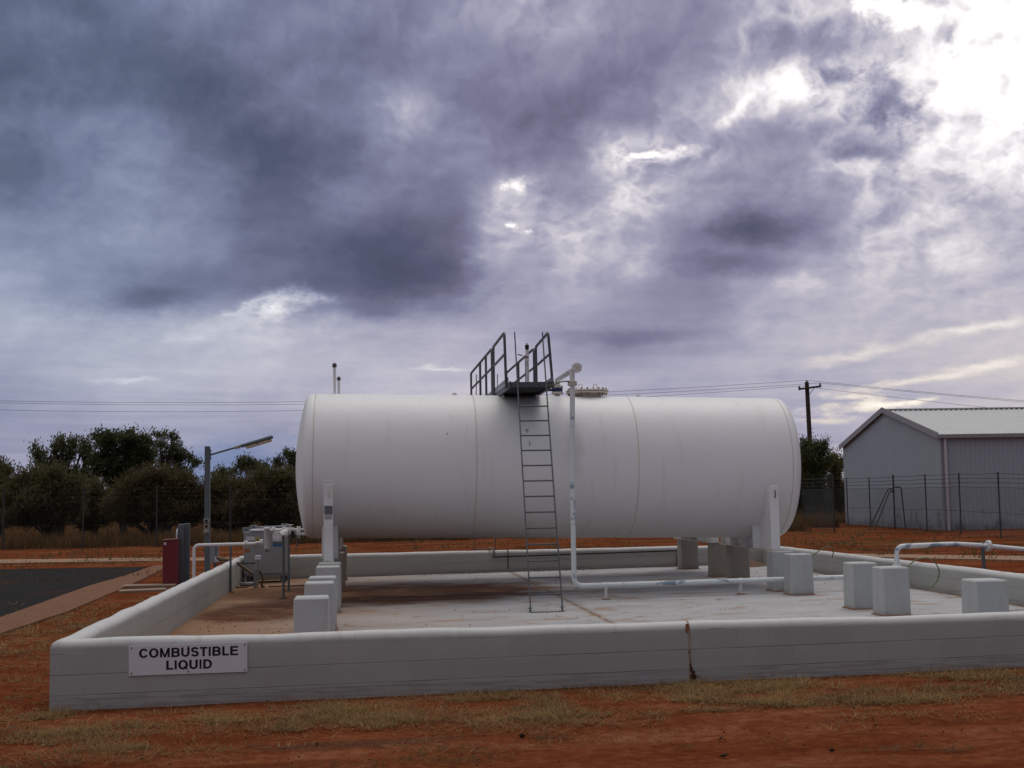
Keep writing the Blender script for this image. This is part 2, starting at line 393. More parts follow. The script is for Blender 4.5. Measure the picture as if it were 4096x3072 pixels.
M['leafolive'] = mk_leaf('mulga_leaf', (.062, .058, .026), (.175, .155, .068))
M['leafdark'] = mk_leaf('dark_leaf', (.045, .054, .022), (.125, .140, .052))
M['leafgum'] = mk_leaf('gum_leaf', (.058, .064, .030), (.165, .168, .078))
M['leafbrown'] = mk_leaf('brownish_leaf', (.060, .048, .023), (.165, .125, .056))
M['grass'] = mk_leaf('straw_grass', (.070, .040, .018), (.56, .375, .165), .8)
M['grassgreen'] = mk_leaf('faded_green_grass', (.045, .036, .016), (.24, .175, .08), .8)
M['grasstall'] = mk_leaf('tall_dead_grass', (.060, .034, .015), (.20, .118, .052), .8)
M['litter'] = mk_leaf('leaf_litter', (.03, .018, .012), (.15, .09, .055), .9)
M['mote'] = mk_leaf('pale_stone', (.20, .13, .09), (.45, .33, .25), .9)

# ------------------------------------------------------------------ mesh builder
class MB:
    def __init__(s): s.v = []; s.f = []; s.sm = []
    def add(s, vs, fs, sm=False):
        o = len(s.v); s.v += [tuple(v) for v in vs]
        s.f += [tuple(i + o for i in f) for f in fs]; s.sm += [sm] * len(fs)
        return s
    def obox(s, c, ax, h, b=0.0, taper=0.0):
        c = Vector(c); ax = [Vector(a).normalized() for a in ax]
        pts = []
        for sx in (-1, 1):
            for sy in (-1, 1):
                for sz in (-1, 1):
                    k = 1 - taper * (sz + 1) / 2
                    hx, hy, hz = h[0] * k, h[1] * k, h[2]
                    if b <= 0: pts.append((sx * hx, sy * hy, sz * hz))
                    else:
                        pts += [(sx * (hx - b), sy * (hy - b), sz * hz), (sx * hx, sy * (hy - b), sz * (hz - b)), (sx * (hx - b), sy * hy, sz * (hz - b))]
        bm = bmesh.new()
        for p in pts: bm.verts.new(c + ax[0] * p[0] + ax[1] * p[1] + ax[2] * p[2])
        r = bmesh.ops.convex_hull(bm, input=bm.verts)
        bmesh.ops.dissolve_limit(bm, angle_limit=.01, verts=bm.verts, edges=bm.edges)
        bmesh.ops.recalc_face_normals(bm, faces=bm.faces)
        bm.verts.index_update()
        s.add([v.co[:] for v in bm.verts], [[v.index for v in f.verts] for f in bm.faces]); bm.free()
        return s
    def box(s, lo, hi, b=0.0, taper=0.0):
        c = [(a + q) / 2 for a, q in zip(lo, hi)]; h = [abs(q - a) / 2 for a, q in zip(lo, hi)]
        return s.obox(c, ((1, 0, 0), (0, 1, 0), (0, 0, 1)), h, b, taper)
    def lathe(s, o, axis, prof, n=20, sm=True):
        a = Vector(axis).normalized(); u = a.orthogonal().normalized(); w = a.cross(u)
        o = Vector(o); vs = []; fs = []
        for r, h in prof:
            for i in range(n):
                th = 2 * math.pi * i / n
                vs.append(o + a * h + (u * math.cos(th) + w * math.sin(th)) * r)
        for j in range(len(prof) - 1):
            for i in range(n):
                k = (i + 1) % n
                fs.append((j * n + i, j * n + k, (j + 1) * n + k, (j + 1) * n + i))
        s.add(vs, fs, sm)
        for j, rev in ((0, True), (len(prof) - 1, False)):
            if prof[j][0] > 1e-5:
                f = tuple(range(n)) if not rev else tuple(reversed(range(n)))
                s.add(vs[j * n:(j + 1) * n], [f])
        return s
    def cyl(s, p0, p1, r0, r1=None, n=14, sm=True):
        p0, p1 = Vector(p0), Vector(p1)
        return s.lathe(p0, p1 - p0, [(r0, 0), (r0 if r1 is None else r1, (p1 - p0).length)], n, sm)
    def tube(s, pts, r, n=12):
        pts = [Vector(p) for p in pts]; N = len(pts)
        rs = r if isinstance(r, (list, tuple)) else [r] * N
        tg = [(pts[min(i + 1, N - 1)] - pts[max(i - 1, 0)]).normalized() for i in range(N)]
        u = tg[0].orthogonal().normalized(); vs = []; fs = []
        for i in range(N):
            u = (u - tg[i] * u.dot(tg[i])).normalized(); w = tg[i].cross(u)
            for k in range(n):
                th = 2 * math.pi * k / n
                vs.append(pts[i] + (u * math.cos(th) + w * math.sin(th)) * rs[i])
        for i in range(N - 1):
            for k in range(n):
                q = (k + 1) % n
                fs.append((i * n + k, i * n + q, (i + 1) * n + q, (i + 1) * n + k))
        s.add(vs, fs, True)
        s.add(vs[:n], [tuple(reversed(range(n)))]); s.add(vs[-n:], [tuple(range(n))])
        return s
    def prism(s, poly, d0, d1, ax):
        """poly: list of 3D points (planar), extruded along ax from d0 to d1"""
        a = Vector(ax); n = len(poly)
        p0 = [Vector(p) + a * d0 for p in poly]; p1 = [Vector(p) + a * d1 for p in poly]
        fs = [tuple(range(n)), tuple(reversed(range(n, 2 * n)))]
        for i in range(n):
            k = (i + 1) % n; fs.append((i, k, n + k, n + i))
        s.add(p0 + p1, fs); return s
    def flange(s, o, axis, r, th, bolts=0, br=.009):
        s.lathe(Vector(o) - Vector(axis).normalized() * th / 2, axis, [(r * .96, 0), (r, th * .15), (r, th * .85), (r * .96, th)], 22, False)
        a = Vector(axis).normalized(); u = a.orthogonal().normalized(); w = a.cross(u)
        for i in range(bolts):
            q = 2 * math.pi * (i + .5) / bolts; c = Vector(o) + (u * math.cos(q) + w * math.sin(q)) * r * .8
            s.cyl(c - a * (th / 2 + br * 1.2), c + a * (th / 2 + br * 1.2), br, None, 6, False)
        return s
def fillet(pts, r, n=6):
    pts = [Vector(p) for p in pts]; out = [pts[0]]
    for i in range(1, len(pts) - 1):
        a, b, c = pts[i - 1], pts[i], pts[i + 1]
        d0 = (a - b); d1 = (c - b); k = min(r, d0.length * .49, d1.length * .49)
        p0 = b + d0.normalized() * k; p1 = b + d1.normalized() * k
        for j in range(n + 1):
            q = j / n; out.append(p0 * (1 - q) ** 2 + b * 2 * q * (1 - q) + p1 * q * q)
    out.append(pts[-1]); return out

def mesh_obj(name, mb, mat, base=(0, 0, 0), parent=None):
    me = bpy.data.meshes.new(name)
    bx = Vector(base)
    me.from_pydata([(Vector(v) - bx)[:] for v in mb.v], [], mb.f)
    me.polygons.foreach_set('use_smooth', mb.sm)
    me.materials.append(mat); me.update()
    o = bpy.data.objects.new(name, me); COL.objects.link(o)
    if parent is not None: o.parent = parent
    return o
def np_obj(name, V, Fq, mat, parent=None, smoothf=False):
    me = bpy.data.meshes.new(name)
    k = Fq.shape[1]
    me.vertices.add(len(V)); me.vertices.foreach_set('co', V.astype(np.float32).ravel())
    me.loops.add(Fq.size); me.loops.foreach_set('vertex_index', Fq.astype(np.int32).ravel())
    me.polygons.add(len(Fq)); me.polygons.foreach_set('loop_start', np.arange(0, Fq.size, k, dtype=np.int32))
    me.update(calc_edges=True); me.materials.append(mat)
    o = bpy.data.objects.new(name, me); COL.objects.link(o)
    if parent is not None: o.parent = parent
    return o
class T:
    """a thing: an Empty at its base that parents its parts. frame B = compound axes, W = world axes"""
    def __init__(s, name, label, cat, base, group=None, frame='B'):
        s.base = Vector(base); s.o = bpy.data.objects.new(name, None); COL.objects.link(s.o)
        s.o.empty_display_size = .2
        if frame == 'B':
            s.o.location = wld(*base); s.o.rotation_euler = (0, 0, TH)
        else: s.o.location = s.base
        s.o['label'] = label; s.o['category'] = cat
        if group: s.o['group'] = group
    def part(s, name, mb, mat, parent=None, label=None):
        o = mesh_obj(name, mb, M[mat] if isinstance(mat, str) else mat, s.base, parent or s.o)
        if label: o['label'] = label
        return o
def tag(o, label, cat, group=None):
    o['label'] = label; o['category'] = cat
    if group: o['group'] = group
    return o
def placeB(o, base):
    o.location = wld(*base); o.rotation_euler = (0, 0, TH); return o
def struct(o): o['kind'] = 'structure'; return o
def stuff(o): o['kind'] = 'stuff'; return o
def copy_tree(o, parent=None):
    c = o.copy(); COL.objects.link(c)
    if parent is not None: c.parent = parent
    for ch in o.children: copy_tree(ch, c)
    return c
# ================================================================== SETTING
from mathutils import noise as mnoise
def wob(x, y, z=0., sc_=1.): return mnoise.noise(Vector((x * sc_, y * sc_, z)))
def grid_axis(parts):
    out = []
    for a, b, st in parts: out += list(np.arange(a, b, st))
    return out
xs = grid_axis([(-1600, -300, 260), (-300, -60, 40), (-60, -14, 2.), (-14, 14, .3), (14, 60, 2.), (60, 300, 40), (300, 1601, 260)])
ys = grid_axis([(-60, 4, 8), (4, 8, 1), (8, 16, .22), (16, 60, 1.), (60, 120, 6), (120, 400, 40), (400, 1701, 260)])
gv = []
for y in ys:
    for x in xs:
        d = .02 * wob(x, y, 3, .8) + .012 * wob(x, y, 9, 3.1) if abs(x) < 14 and y < 17 else .03 * wob(x, y, 3, .3)
        s_, t_ = loc((x, y))
        d -= .03 * math.exp(-((t_ + 2.9 + .12 * wob(x, 0, 2, .35)) / .17) ** 2) + .022 * math.exp(-((t_ + 3.55 + .1 * wob(x, 3, 2, .3)) / .2) ** 2)
        if -.3 < t_ < .5 or (-.4 < s_ < .4 and t_ > 0): d *= .4
        gv.append((x, y, gz(x, y) + d - .01))
nx = len(xs); gq = []
for j in range(len(ys) - 1):
    for i in range(nx - 1): gq.append((j * nx + i, j * nx + i + 1, (j + 1) * nx + i + 1, (j + 1) * nx + i))
g = MB().add(gv, gq, True)
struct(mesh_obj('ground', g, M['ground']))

def sheet(name, mat, left, right, dz, n=40, jag=0.0):
    """a strip of ground surfacing between two pixel-free polylines of (x, y), draped on the ground with a real edge"""
    def samp(pl, k):
        L = [0]
        for a, b in zip(pl, pl[1:]): L.append(L[-1] + math.dist(a, b))
        q = k * L[-1]
        for i in range(len(pl) - 1):
            if q <= L[i + 1] + 1e-6:
                f = (q - L[i]) / (L[i + 1] - L[i])
                return [pl[i][j] + (pl[i + 1][j] - pl[i][j]) * f for j in (0, 1)]
    mb = MB(); vs = []; W = 6
    for i in range(n + 1):
        a, b = samp(left, i / n), samp(right, i / n)
        j = jag * (wob(a[0] * 4, a[1] * 4, 2) + .6 * wob(a[0] * 13, a[1] * 13, 5))
        for k in range(W + 1):
            f = k / W
            x = a[0] + (b[0] - a[0]) * f + (j if k in (0, W) else 0); y = a[1] + (b[1] - a[1]) * f + (j * .6 if k in (0, W) else 0)
            vs.append((x, y, gz(x, y) + dz + (.006 * wob(x, y, 1, .9))))
    R = W + 1; fs = []
    for i in range(n):
        for k in range(W): fs.append((i * R + k, i * R + k + 1, (i + 1) * R + k + 1, (i + 1) * R + k))
    N = len(vs); vs2 = [(x, y, z - .12) for x, y, z in vs]
    mb.add(vs, fs, True)
    for side in (0, W):
        e = [vs[i * R + side] for i in range(n + 1)]; lo = [vs2[i * R + side] for i in range(n + 1)]
        mb.add(e + lo, [(i, i + 1, n + 2 + i, n + 1 + i) for i in range(n)])
    for row in (0, n):
        e = [vs[row * R + k] for k in range(R)]; lo = [vs2[row * R + k] for k in range(R)]
        mb.add(e + lo, [(i, i + 1, R + 1 + i, R + i) for i in range(W)])
    return struct(mesh_obj(name, mb, M[mat]))
def gp(u, v, dz=0.0):
    p = ghit(u, v, dz); return (p.x, p.y)
# parking area left of the compound, its kerb strip, the far footpath
ka = [gp(620, 2266), gp(588, 2275), gp(350, 2350), gp(130, 2430), gp(0, 2476), gp(-400, 2640), (-8.2, 8.), (-8.0, -6.)]
kb = [gp(690, 2262), gp(640, 2284), gp(480, 2362), gp(270, 2452), gp(0, 2542), gp(-400, 2720), (-7.3, 8.), (-7.1, -6.)]
sheet('kerb', 'kerb', ka, kb, .035, 90)
aL = [gp(-1500, 2290), gp(-1500, 2500), gp(-1500, 2720)]
aR = [gp(600, 2268), (gp(350, 2350)[0] - .02, gp(350, 2350)[1]), gp(-400, 2640)]
aR = [gp(590, 2270), gp(470, 2312), gp(350, 2350), gp(130, 2430), gp(0, 2476), gp(-400, 2640), (-8.25, 8.), (-8.05, -6.)]
aL = [(-34., p[1] + .3) for p in aR]
sheet('parking_area', 'asphalt', aL, aR, .022, 100, .07)
pa = [gp(-900, 2253), gp(0, 2241), gp(650, 2233), gp(1100, 2231), gp(3430, 2218), gp(4096, 2227), gp(5200, 2246)]
pb = [gp(-900, 2268), gp(0, 2255), gp(650, 2245), gp(1100, 2242), gp(3430, 2229), gp(4096, 2244), gp(5200, 2276)]
sheet('footpath', 'path', pa, pb, .025, 80)
q0 = ghit(490, 2346); q1 = ghit(500, 2368)
for (u0, v0, u1, v1, w_) in ((480, 2352, 690, 2347, .55), (482, 2373, 672, 2364, .5)):
    a, b = ghit(u0, v0), ghit(u1, v1)
    d = Vector((b.x - a.x, b.y - a.y, 0)).normalized(); nrm = Vector((-d.y, d.x, 0))
    mb = MB().obox((a + b) / 2 + nrm * w_ / 2 + Vector((0, 0, .0)), (d, nrm, (0, 0, 1)), ((b - a).length / 2, w_ / 2, .05), .01)
    struct(mesh_obj('concrete_pad', mb, M['pad']))

# ------------------------------------------------------------------ slab and wall
BW, BD, WT = 13.35, 19.65, .22
sl = MB(); vs = []; ns, nt = 40, 60
for j in range(nt + 1):
    for i in range(ns + 1):
        s_ = .1 + (BW - .2) * i / ns; t_ = .1 + (BD - .2) * j / nt
        vs.append((s_, t_, slabz(s_) + .006 * wob(s_, t_, 4, .7)))
sl.add(vs, [(j * (ns + 1) + i, j * (ns + 1) + i + 1, (j + 1) * (ns + 1) + i + 1, (j + 1) * (ns + 1) + i) for j in range(nt) for i in range(ns)], True)
sl.box((.1, .1, -.2), (BW - .1, BD - .1, .05))
o = mesh_obj('floor_slab', sl, M['slab']); placeB(o, (0, 0, 0)); struct(o)

wall = T('containment_wall', 'low grey painted block wall with a rounded cap enclosing the tanks', 'wall', (0, 0, 0))
PROF = [(0, -.12), (0, .3), (0, .575), (.005, .607), (.022, .637), (.052, .657), (.11, .665), (.168, .657), (.198, .637), (.215, .607), (.22, .575), (.22, .3), (.22, -.12)]
def wallsec(c0, c1, inward0, inward1):
    """straight wall between outer corners c0, c1; inward* = diagonal inward direction (mitre) at each end"""
    L = math.dist(c0, c1); n = int(L / .16); vs = []; P = len(PROF)
    for i in range(n + 1):
        f = i / n
        for d, z in PROF:
            a = (c0[0] + inward0[0] * d, c0[1] + inward0[1] * d); b = (c1[0] + inward1[0] * d, c1[1] + inward1[1] * d)
            x = a[0] + (b[0] - a[0]) * f; y = a[1] + (b[1] - a[1]) * f
            k = smooth(.35, .6, z)
            w1 = wob(x, y, 1.5, 1.1) * .013 + wob(x, y, 4, 2.6) * .007
            zz = z + (k * w1 if z > .35 else 0) + k * .004 * wob(x, y, 8, .4)
            kx = k * .006 * wob(x, y, 12, 1.6) if .55 < z < .66 else 0
            vs.append((x + kx, y + kx, zz))
    fs = [(i * P + k, i * P + k + 1, (i + 1) * P + k + 1, (i + 1) * P + k) for i in range(n) for k in range(P - 1)]
    return MB().add(vs, [tuple(reversed(f)) for f in fs], True)
cs = [(0, 0), (BW, 0), (BW, BD), (0, BD)]; ind = [(1, 1), (-1, 1), (-1, -1), (1, -1)]
for i in range(4):
    wall.part('wall_section', wallsec(cs[i], cs[(i + 1) % 4], ind[i], ind[(i + 1) % 4]), 'wall_s' if i % 2 == 0 else 'wall_t')
# the expansion joint in the front wall, bled through with rust
def profstrip(s0, w, off, zlo, rev=False, t0=0., rag=.0):
    vs = []; fs = []; pr = [(d, z) for d, z in PROF if z >= .5]
    pr = [(0, zlo + (0.5 - zlo) * i / 12) for i in range(13)] + pr + [(.22, .5), (.22, .2)]
    for i, (d, z) in enumerate(pr):
        nd = -off if d < .06 else (off if d > .16 else 0); nzz = off if z > .62 else 0
        y = (d + nd) if not rev else t0 - (d + nd)
        q0 = rag * wob(z * 9, d * 9, s0); q1 = rag * wob(z * 9, d * 9, s0 + 7)
        y_ = y
        vs += [(s0 - w / 2 + q0, y_, z + nzz + .012 * smooth(.5, .6, z) * wob(s0, d, 1.5, 1.1)), (s0 + w / 2 + q1, y_, z + nzz + .012 * smooth(.5, .6, z) * wob(s0, d, 1.5, 1.1))]
    for i in range(len(pr) - 1): fs.append((2 * i, 2 * i + 1, 2 * i + 3, 2 * i + 2))
    return MB().add(vs, fs)
m_, t_, b_ = newmat('joint_filler'); p_ = t_.pos()
c_ = t_.mix(t_.sstep(t_.noise(p_, 16, 5, .65), .42, .62), (.40, .30, .23), (.20, .085, .04))
t_.put(b_.inputs['Base Color'], c_); b_.inputs['Roughness'].default_value = .9; M['filler'] = m_
jo = wall.part('expansion_joint', profstrip(6.42, .022, .004, .06, rag=.007), 'filler')
def blotch(cx, cz, rx, rz, n, seed, t=-.006):
    pts = []
    for i in range(n):
        q = 2 * math.pi * i / n
        k = 1 + .55 * wob(math.cos(q) * 1.7, math.sin(q) * 1.7, seed) + .25 * wob(math.cos(q) * 5, math.sin(q) * 5, seed + 3)
        pts.append((cx + rx * k * math.cos(q), t, cz + rz * k * math.sin(q)))
    return MB().prism(pts, 0, .004, (0, 1, 0))
for k_, (bx_, bz_, rx_, rz_) in enumerate(((6.430, .185, .016, .030), (6.452, .150, .020, .024), (6.436, .115, .026, .030), (6.458, .095, .022, .026), (6.446, .062, .012, .022), (6.425, .225, .010, .014), (6.478, .120, .008, .010), (6.50, .105, .010, .007))):
    wall.part('rust_stain', blotch(bx_, bz_, rx_, rz_, 22, 2. + k_), 'rustdark', jo)
wall.part('rust_stain', blotch(6.40, .60, .022, .045, 20, 5.), 'rust', jo)
wall.part('expansion_joint', profstrip(6.62, .03, .004, .1, True, BD, .006), 'rustdark')

# ------------------------------------------------------------------ sign
def text_mesh(body, bold):
    cu = bpy.data.curves.new('lettering', 'FONT'); cu.body = body; cu.offset = bold; cu.extrude = 0.0
    cu.resolution_u = 6; cu.space_character = 1.0
    ob = bpy.data.objects.new('tmp', cu); COL.objects.link(ob)
    dg = bpy.context.evaluated_depsgraph_get(); dg.update()
    me = bpy.data.meshes.new_from_object(ob.evaluated_get(dg))
    V = [v.co.copy() for v in me.vertices]; Fs = [tuple(p.vertices) for p in me.polygons]
    bpy.data.objects.remove(ob); bpy.data.meshes.remove(me)
    x0 = min(v.x for v in V); x1 = max(v.x for v in V); y0 = min(v.y for v in V); y1 = max(v.y for v in V)
    return [((v.x - x0) / (x1 - x0), (v.y - y0) / (y1 - y0)) for v in V], Fs
ADV = dict(C=1.0, O=1.08, M=1.16, B=1.0, U=1.0, S=.93, T=.85, I=.39, L=.82, E=.93, Q=1.08, D=1.02)
def glyph(ch):
    """heavy grotesque capital on a unit cap height, as flat 2D pieces"""
    W = ADV[ch]; V = []; Fs = []; sw, sh = .245, .195; x0 = .08
    def poly(*p): n = len(V); V.extend(p); Fs.append(tuple(range(n, n + len(p))))
    def rect(a, b, c, d): poly((a, b), (c, b), (c, d), (a, d))
    def strip(outer, inner):
        n = len(V); m = len(outer); V.extend(outer); V.extend(inner)
        for i in range(m - 1): Fs.append((n + i, n + i + 1, n + m + i + 1, n + m + i))
    def arc(cx, cy, rx, ry, a0, a1, tx, ty, n=22):
        A = [math.radians(a0 + (a1 - a0) * i / n) for i in range(n + 1)]
        strip([(cx + rx * math.cos(q), cy + ry * math.sin(q)) for q in A], [(cx + (rx - tx) * math.cos(q), cy + (ry - ty) * math.sin(q)) for q in A])
    if ch in 'OQ':
        arc(W / 2, .5, W / 2 - .05, .515, 0, 360, sw + .01, sh, 40)
        if ch == 'Q': poly((W * .50, .26), (W * .60, .34), (W - .04, .03), (W - .14, -.06))
    elif ch == 'C': arc(W / 2 + .02, .5, W / 2 - .03, .515, 30, 330, sw + .01, sh, 36)
    elif ch == 'I': rect(x0 + .01, 0, W - x0 - .01, 1)
    elif ch == 'L': rect(x0, 0, x0 + sw, 1); rect(x0 + sw, 0, W - .04, sh)
    elif ch == 'T': rect(W / 2 - sw / 2, 0, W / 2 + sw / 2, 1 - sh); rect(.03, 1 - sh, W - .03, 1)
    elif ch == 'E':
        rect(x0, 0, x0 + sw, 1)
        for y in (0, .43, 1 - sh): rect(x0 + sw, y, W - .05 - (.04 if y == .43 else 0), y + sh)
    elif ch == 'U':
        rect(x0 - .01, .36, x0 + sw - .01, 1); rect(W - x0 - sw + .01, .36, W - x0 + .01, 1)
        arc(W / 2, .37, W / 2 - x0 + .01, .385, 180, 360, sw, sh + .01)
    elif ch == 'D':
        rect(x0, 0, x0 + sw, 1); rect(x0 + sw, 0, W * .48, sh); rect(x0 + sw, 1 - sh, W * .48, 1)
        arc(W * .48, .5, W * .52 - .06, .5, -90, 90, sw, sh, 26)
    elif ch == 'B':
        rect(x0, 0, x0 + sw, 1); m = W * .58
        for y in (0, .425, 1 - sh): rect(x0 + sw, y, m, y + sh)
        arc(m, .2925, W - .05 - m, .2925, -90, 90, sw, sh); arc(m, .7125, W - .085 - m, .2875, -90, 90, sw, sh)
    elif ch == 'M':
        k = .225; rect(x0, 0, x0 + k, 1); rect(W - x0 - k, 0, W - x0, 1)
        poly((x0 + k, 1), (x0 + .02, 1), (W / 2 - .095, 0), (W / 2 + .02, 0), (W / 2 + .03, .18))
        poly((W - x0 - k, 1), (W / 2 - .03, .18), (W / 2 - .02, 0), (W / 2 + .095, 0), (W - x0 - .02, 1))
    elif ch == 'S':
        P = []
        for i in range(15): q = math.radians(12 + (262 - 12) * i / 14); P.append((W / 2 + .27 * math.cos(q), .715 + .205 * math.sin(q)))
        for i in range(15): q = math.radians(82 - (82 + 168) * i / 14); P.append((W / 2 + .285 * math.cos(q), .295 + .215 * math.sin(q)))
        o1, o2 = [], []
        for i in range(len(P)):
            a, b = P[max(i - 1, 0)], P[min(i + 1, len(P) - 1)]; l = math.hypot(b[0] - a[0], b[1] - a[1]) or 1
            nx_, ny_ = -(b[1] - a[1]) / l, (b[0] - a[0]) / l; t_ = .098 + .02 * abs(nx_)
            o1.append((P[i][0] + nx_ * t_, P[i][1] + ny_ * t_)); o2.append((P[i][0] - nx_ * t_, P[i][1] - ny_ * t_))
        strip(o1, o2)
    return V, Fs
def lettering(body, s0, s1, z0, z1, t):
    tot = sum(ADV[c] for c in body); k = (s1 - s0) / tot; x = 0; mb = MB()
    for c in body:
        V, Fs = glyph(c)
        for j, f in enumerate(Fs):
            mb.add([(s0 + (x + V[i][0]) * k, t, z0 + (z1 - z0) * V[i][1]) for i in f], [tuple(range(len(f)))])
        x += ADV[c]
    return mb
sg = T('warning_sign', 'white sign reading COMBUSTIBLE LIQUID in black capitals screwed to the front wall', 'sign', (1.335, -.004, .44))
bd = sg.part('board', MB().obox((1.335, -.009, .447), ((1, 0, .0035), (0, 1, 0), (-.0035, 0, 1)), (.577, .004, .146), .001), 'sign')
sg.part('lettering', lettering('COMBUSTIBLE', .852, 1.825, .470, .561, -.0142), 'ink')
sg.part('lettering', lettering('LIQUID', 1.113, 1.572, .347, .438, -.0142), 'ink')
for s_ in (.785, 1.335, 1.885):
    for z_ in (.325, .57): sg.part('screw', MB().cyl((s_, -.013, z_), (s_, -.018, z_), .007, None, 10), 'rustdark')
# ================================================================== TANKS
R = 1.393; TA = Vector((2.115, 12.3, 2.655)); TB = Vector((11.235, 12.3, 2.485))
TDIR = (TB - TA).normalized(); TL = (TB - TA).length
def axz(s): return TA.z + (s - TA.x) * (TB.z - TA.z) / (TB.x - TA.x)
def head_prof(Rc, k, n=14):
    hc = math.sqrt((Rc - k) ** 2 - (R - k) ** 2)        # sphere centre distance inside
    rj = Rc * (R - k) / (Rc - k)
    out = []
    for i in range(n + 1):
        r = rj * i / n; out.append((r, hc - math.sqrt(Rc * Rc - r * r)))
    a0 = math.atan2(-(out[-1][1]), out[-1][0] - (R - k)); a0 = math.acos(min(1, (rj - (R - k)) / k))
    for i in range(1, 9):
        a = a0 * (1 - i / 8); out.append((R - k + k * math.cos(a), -k * math.sin(a)))
    return out
hp = head_prof(4.6, .17)
prof = hp + [(R, TL * i / 10) for i in range(1, 10)] + [(r, TL - h) for r, h in reversed(hp)]
tank = T('fuel_tank', 'large white horizontal cylindrical tank on white saddles, in front with the ladder against it', 'storage tank', (6.66, 12.3, .9), 'horizontal fuel tanks')
shell = tank.part('shell', MB().lathe(TA, TDIR, prof, 120), 'tank')
def ring(s, w=.03, h=.006):
    k = (s - TA.x) / TDIR.x; mb = MB(); n = 120
    mb.lathe(TA + TDIR * k, TDIR, [(R - .01, -w / 2), (R + h * .6, -w / 3), (R + h, 0), (R + h * .6, w / 3), (R - .01, w / 2)], n)
    return mb
m_, t_, b_ = newmat('weld_seam'); b_.inputs['Base Color'].default_value = (.66, .60, .54, 1); b_.inputs['Roughness'].default_value = .5; M['weld'] = m_
for s_ in (TA.x + .03, at_t(1908, 1880, 10.91).x, at_t(2557, 1880, 10.91).x, TB.x - .03):
    tank.part('weld_seam', ring(s_), 'weld', shell)
def saddle(sc_s, zb, ztop, plates):
    zc = axz(sc_s); hw = .0825; t0, t1 = 10.52, 14.08
    mb = MB()
    poly = [(sc_s, t0 + .02, zb + .02), (sc_s, t0 + .02, ztop)]
    a0 = math.asin((ztop - zc) / (R + .006)); n = 30
    for i in range(n + 1):
        a = a0 + (-math.pi - 2 * a0) * i / n            # sweep under the shell from front to rear
        poly.append((sc_s, 12.3 - (R + .006) * math.cos(a), zc + (R + .006) * math.sin(a)))
    poly += [(sc_s, t1 - .02, ztop), (sc_s, t1 - .02, zb + .02)]
    mb.prism(poly, -.010, .010, (1, 0, 0))
    sd = tank.part('saddle', mb, 'white')
    tank.part('leg', MB().box((sc_s - hw, t0, zb + .02), (sc_s + hw, t0 + .05, ztop), .004), 'white', sd)
    tank.part('leg', MB().box((sc_s - hw, t1 - .05, zb + .02), (sc_s + hw, t1, ztop), .004), 'white', sd)
    for tr in (11.5, 12.3, 13.1):
        d = abs(tr - 12.3); zt = zc - math.sqrt(max(.01, (R + .004) ** 2 - d * d))
        tank.part('stiffener', MB().box((sc_s - .15, tr - .01, zb + .02), (sc_s - .0105, tr + .01, zt + .01)).box((sc_s + .0105, tr - .01, zb + .02), (sc_s + .15, tr + .01, zt + .01)), 'white', sd)
    tank.part('base_plate', MB().box((sc_s - hw - .012, t0 - .02, zb - .002), (sc_s + hw + .012, t1 + .02, zb + .018)), 'cream', sd)
    wp = MB(); vs = []; n = 48; w2 = .147; off = -.02
    a1 = math.asin((ztop + .075 - zc) / R)
    for i in range(n + 1):
        a = a1 + (-math.pi - 2 * a1) * i / n
        ins = .03 if i in (0, n) else 0
        for r in (R + .009, R - .02):
            for sx in (-1, 1): vs.append((sc_s + off + sx * (w2 - ins), 12.3 - r * math.cos(a), zc + r * math.sin(a)))
    fs = []
    for i in range(n):
        b = i * 4; c = b + 4
        fs += [(b, b + 1, c + 1, c), (b, c, c + 2, b + 2), (b + 1, b + 3, c + 3, c + 1)]
    fs += [(0, 2, 3, 1), (4 * n, 4 * n + 1, 4 * n + 3, 4 * n + 2)]
    wp.add(vs, fs); tank.part('wear_plate', wp, 'tank', sd)
    hz = ztop - .10
    tank.part('handle', MB().tube(fillet([(sc_s + .01, t0, hz), (sc_s + .01, t0 - .03, hz), (sc_s + .01, t0 - .03, hz - .11), (sc_s + .01, t0, hz - .13)], .02), .009, 8), 'rustdark' if not plates else 'cream', sd)
    return sd
sdl = saddle(2.435, .885, 2.272, True); sdr = saddle(10.69, .905, 2.117, False)
# name plates on the front leg
zt = 2.272
npz = at_t(1314, 2040, 10.52)
npl = tank.part('name_plate', MB().box((npz.x - .073, 10.513, npz.z - .075), (npz.x + .073, 10.5195, npz.z + .075)), 'plate', sdl)
tg = tank.part('tag_plate', MB().box((npz.x - .062, 10.514, npz.z - .165), (npz.x + .062, 10.5195, npz.z - .085)), 'plategrey', sdl)
# nozzle, manhole, vent, lugs
top = lambda s: axz(s) + R
mz = at_t(2349, 1567, 12.3)
mh = tank.part('manhole', MB().lathe((mz.x, 12.3, top(mz.x) - .12), (0, 0, 1), [(.275, 0), (.275, .19)], 40), 'cream')
ld = tank.part('lid', MB().flange((mz.x, 12.3, mz.z - .026), (0, 0, 1), .425, .034).flange((mz.x, 12.3, mz.z + .012), (0, 0, 1), .425, .034), 'cream', mh)
for i in range(20):
    q = 2 * math.pi * (i + .5) / 20; x, y = mz.x + .375 * math.cos(q), 12.3 + .375 * math.sin(q)
    tank.part('bolt', MB().cyl((x, y, mz.z - .07), (x, y, mz.z + .062), .018, None, 6, False), 'rust' if i % 3 else 'cream', mh)
for dx in (-.15, .145):
    tank.part('handle', MB().tube(fillet([(mz.x + dx - .035, 12.2, mz.z + .02), (mz.x + dx - .035, 12.2, mz.z + .14), (mz.x + dx + .035, 12.2, mz.z + .14), (mz.x + dx + .035, 12.2, mz.z + .02)], .015), .007, 6), 'cream', mh)
vt = at_t(1338, 1455, 12.3)
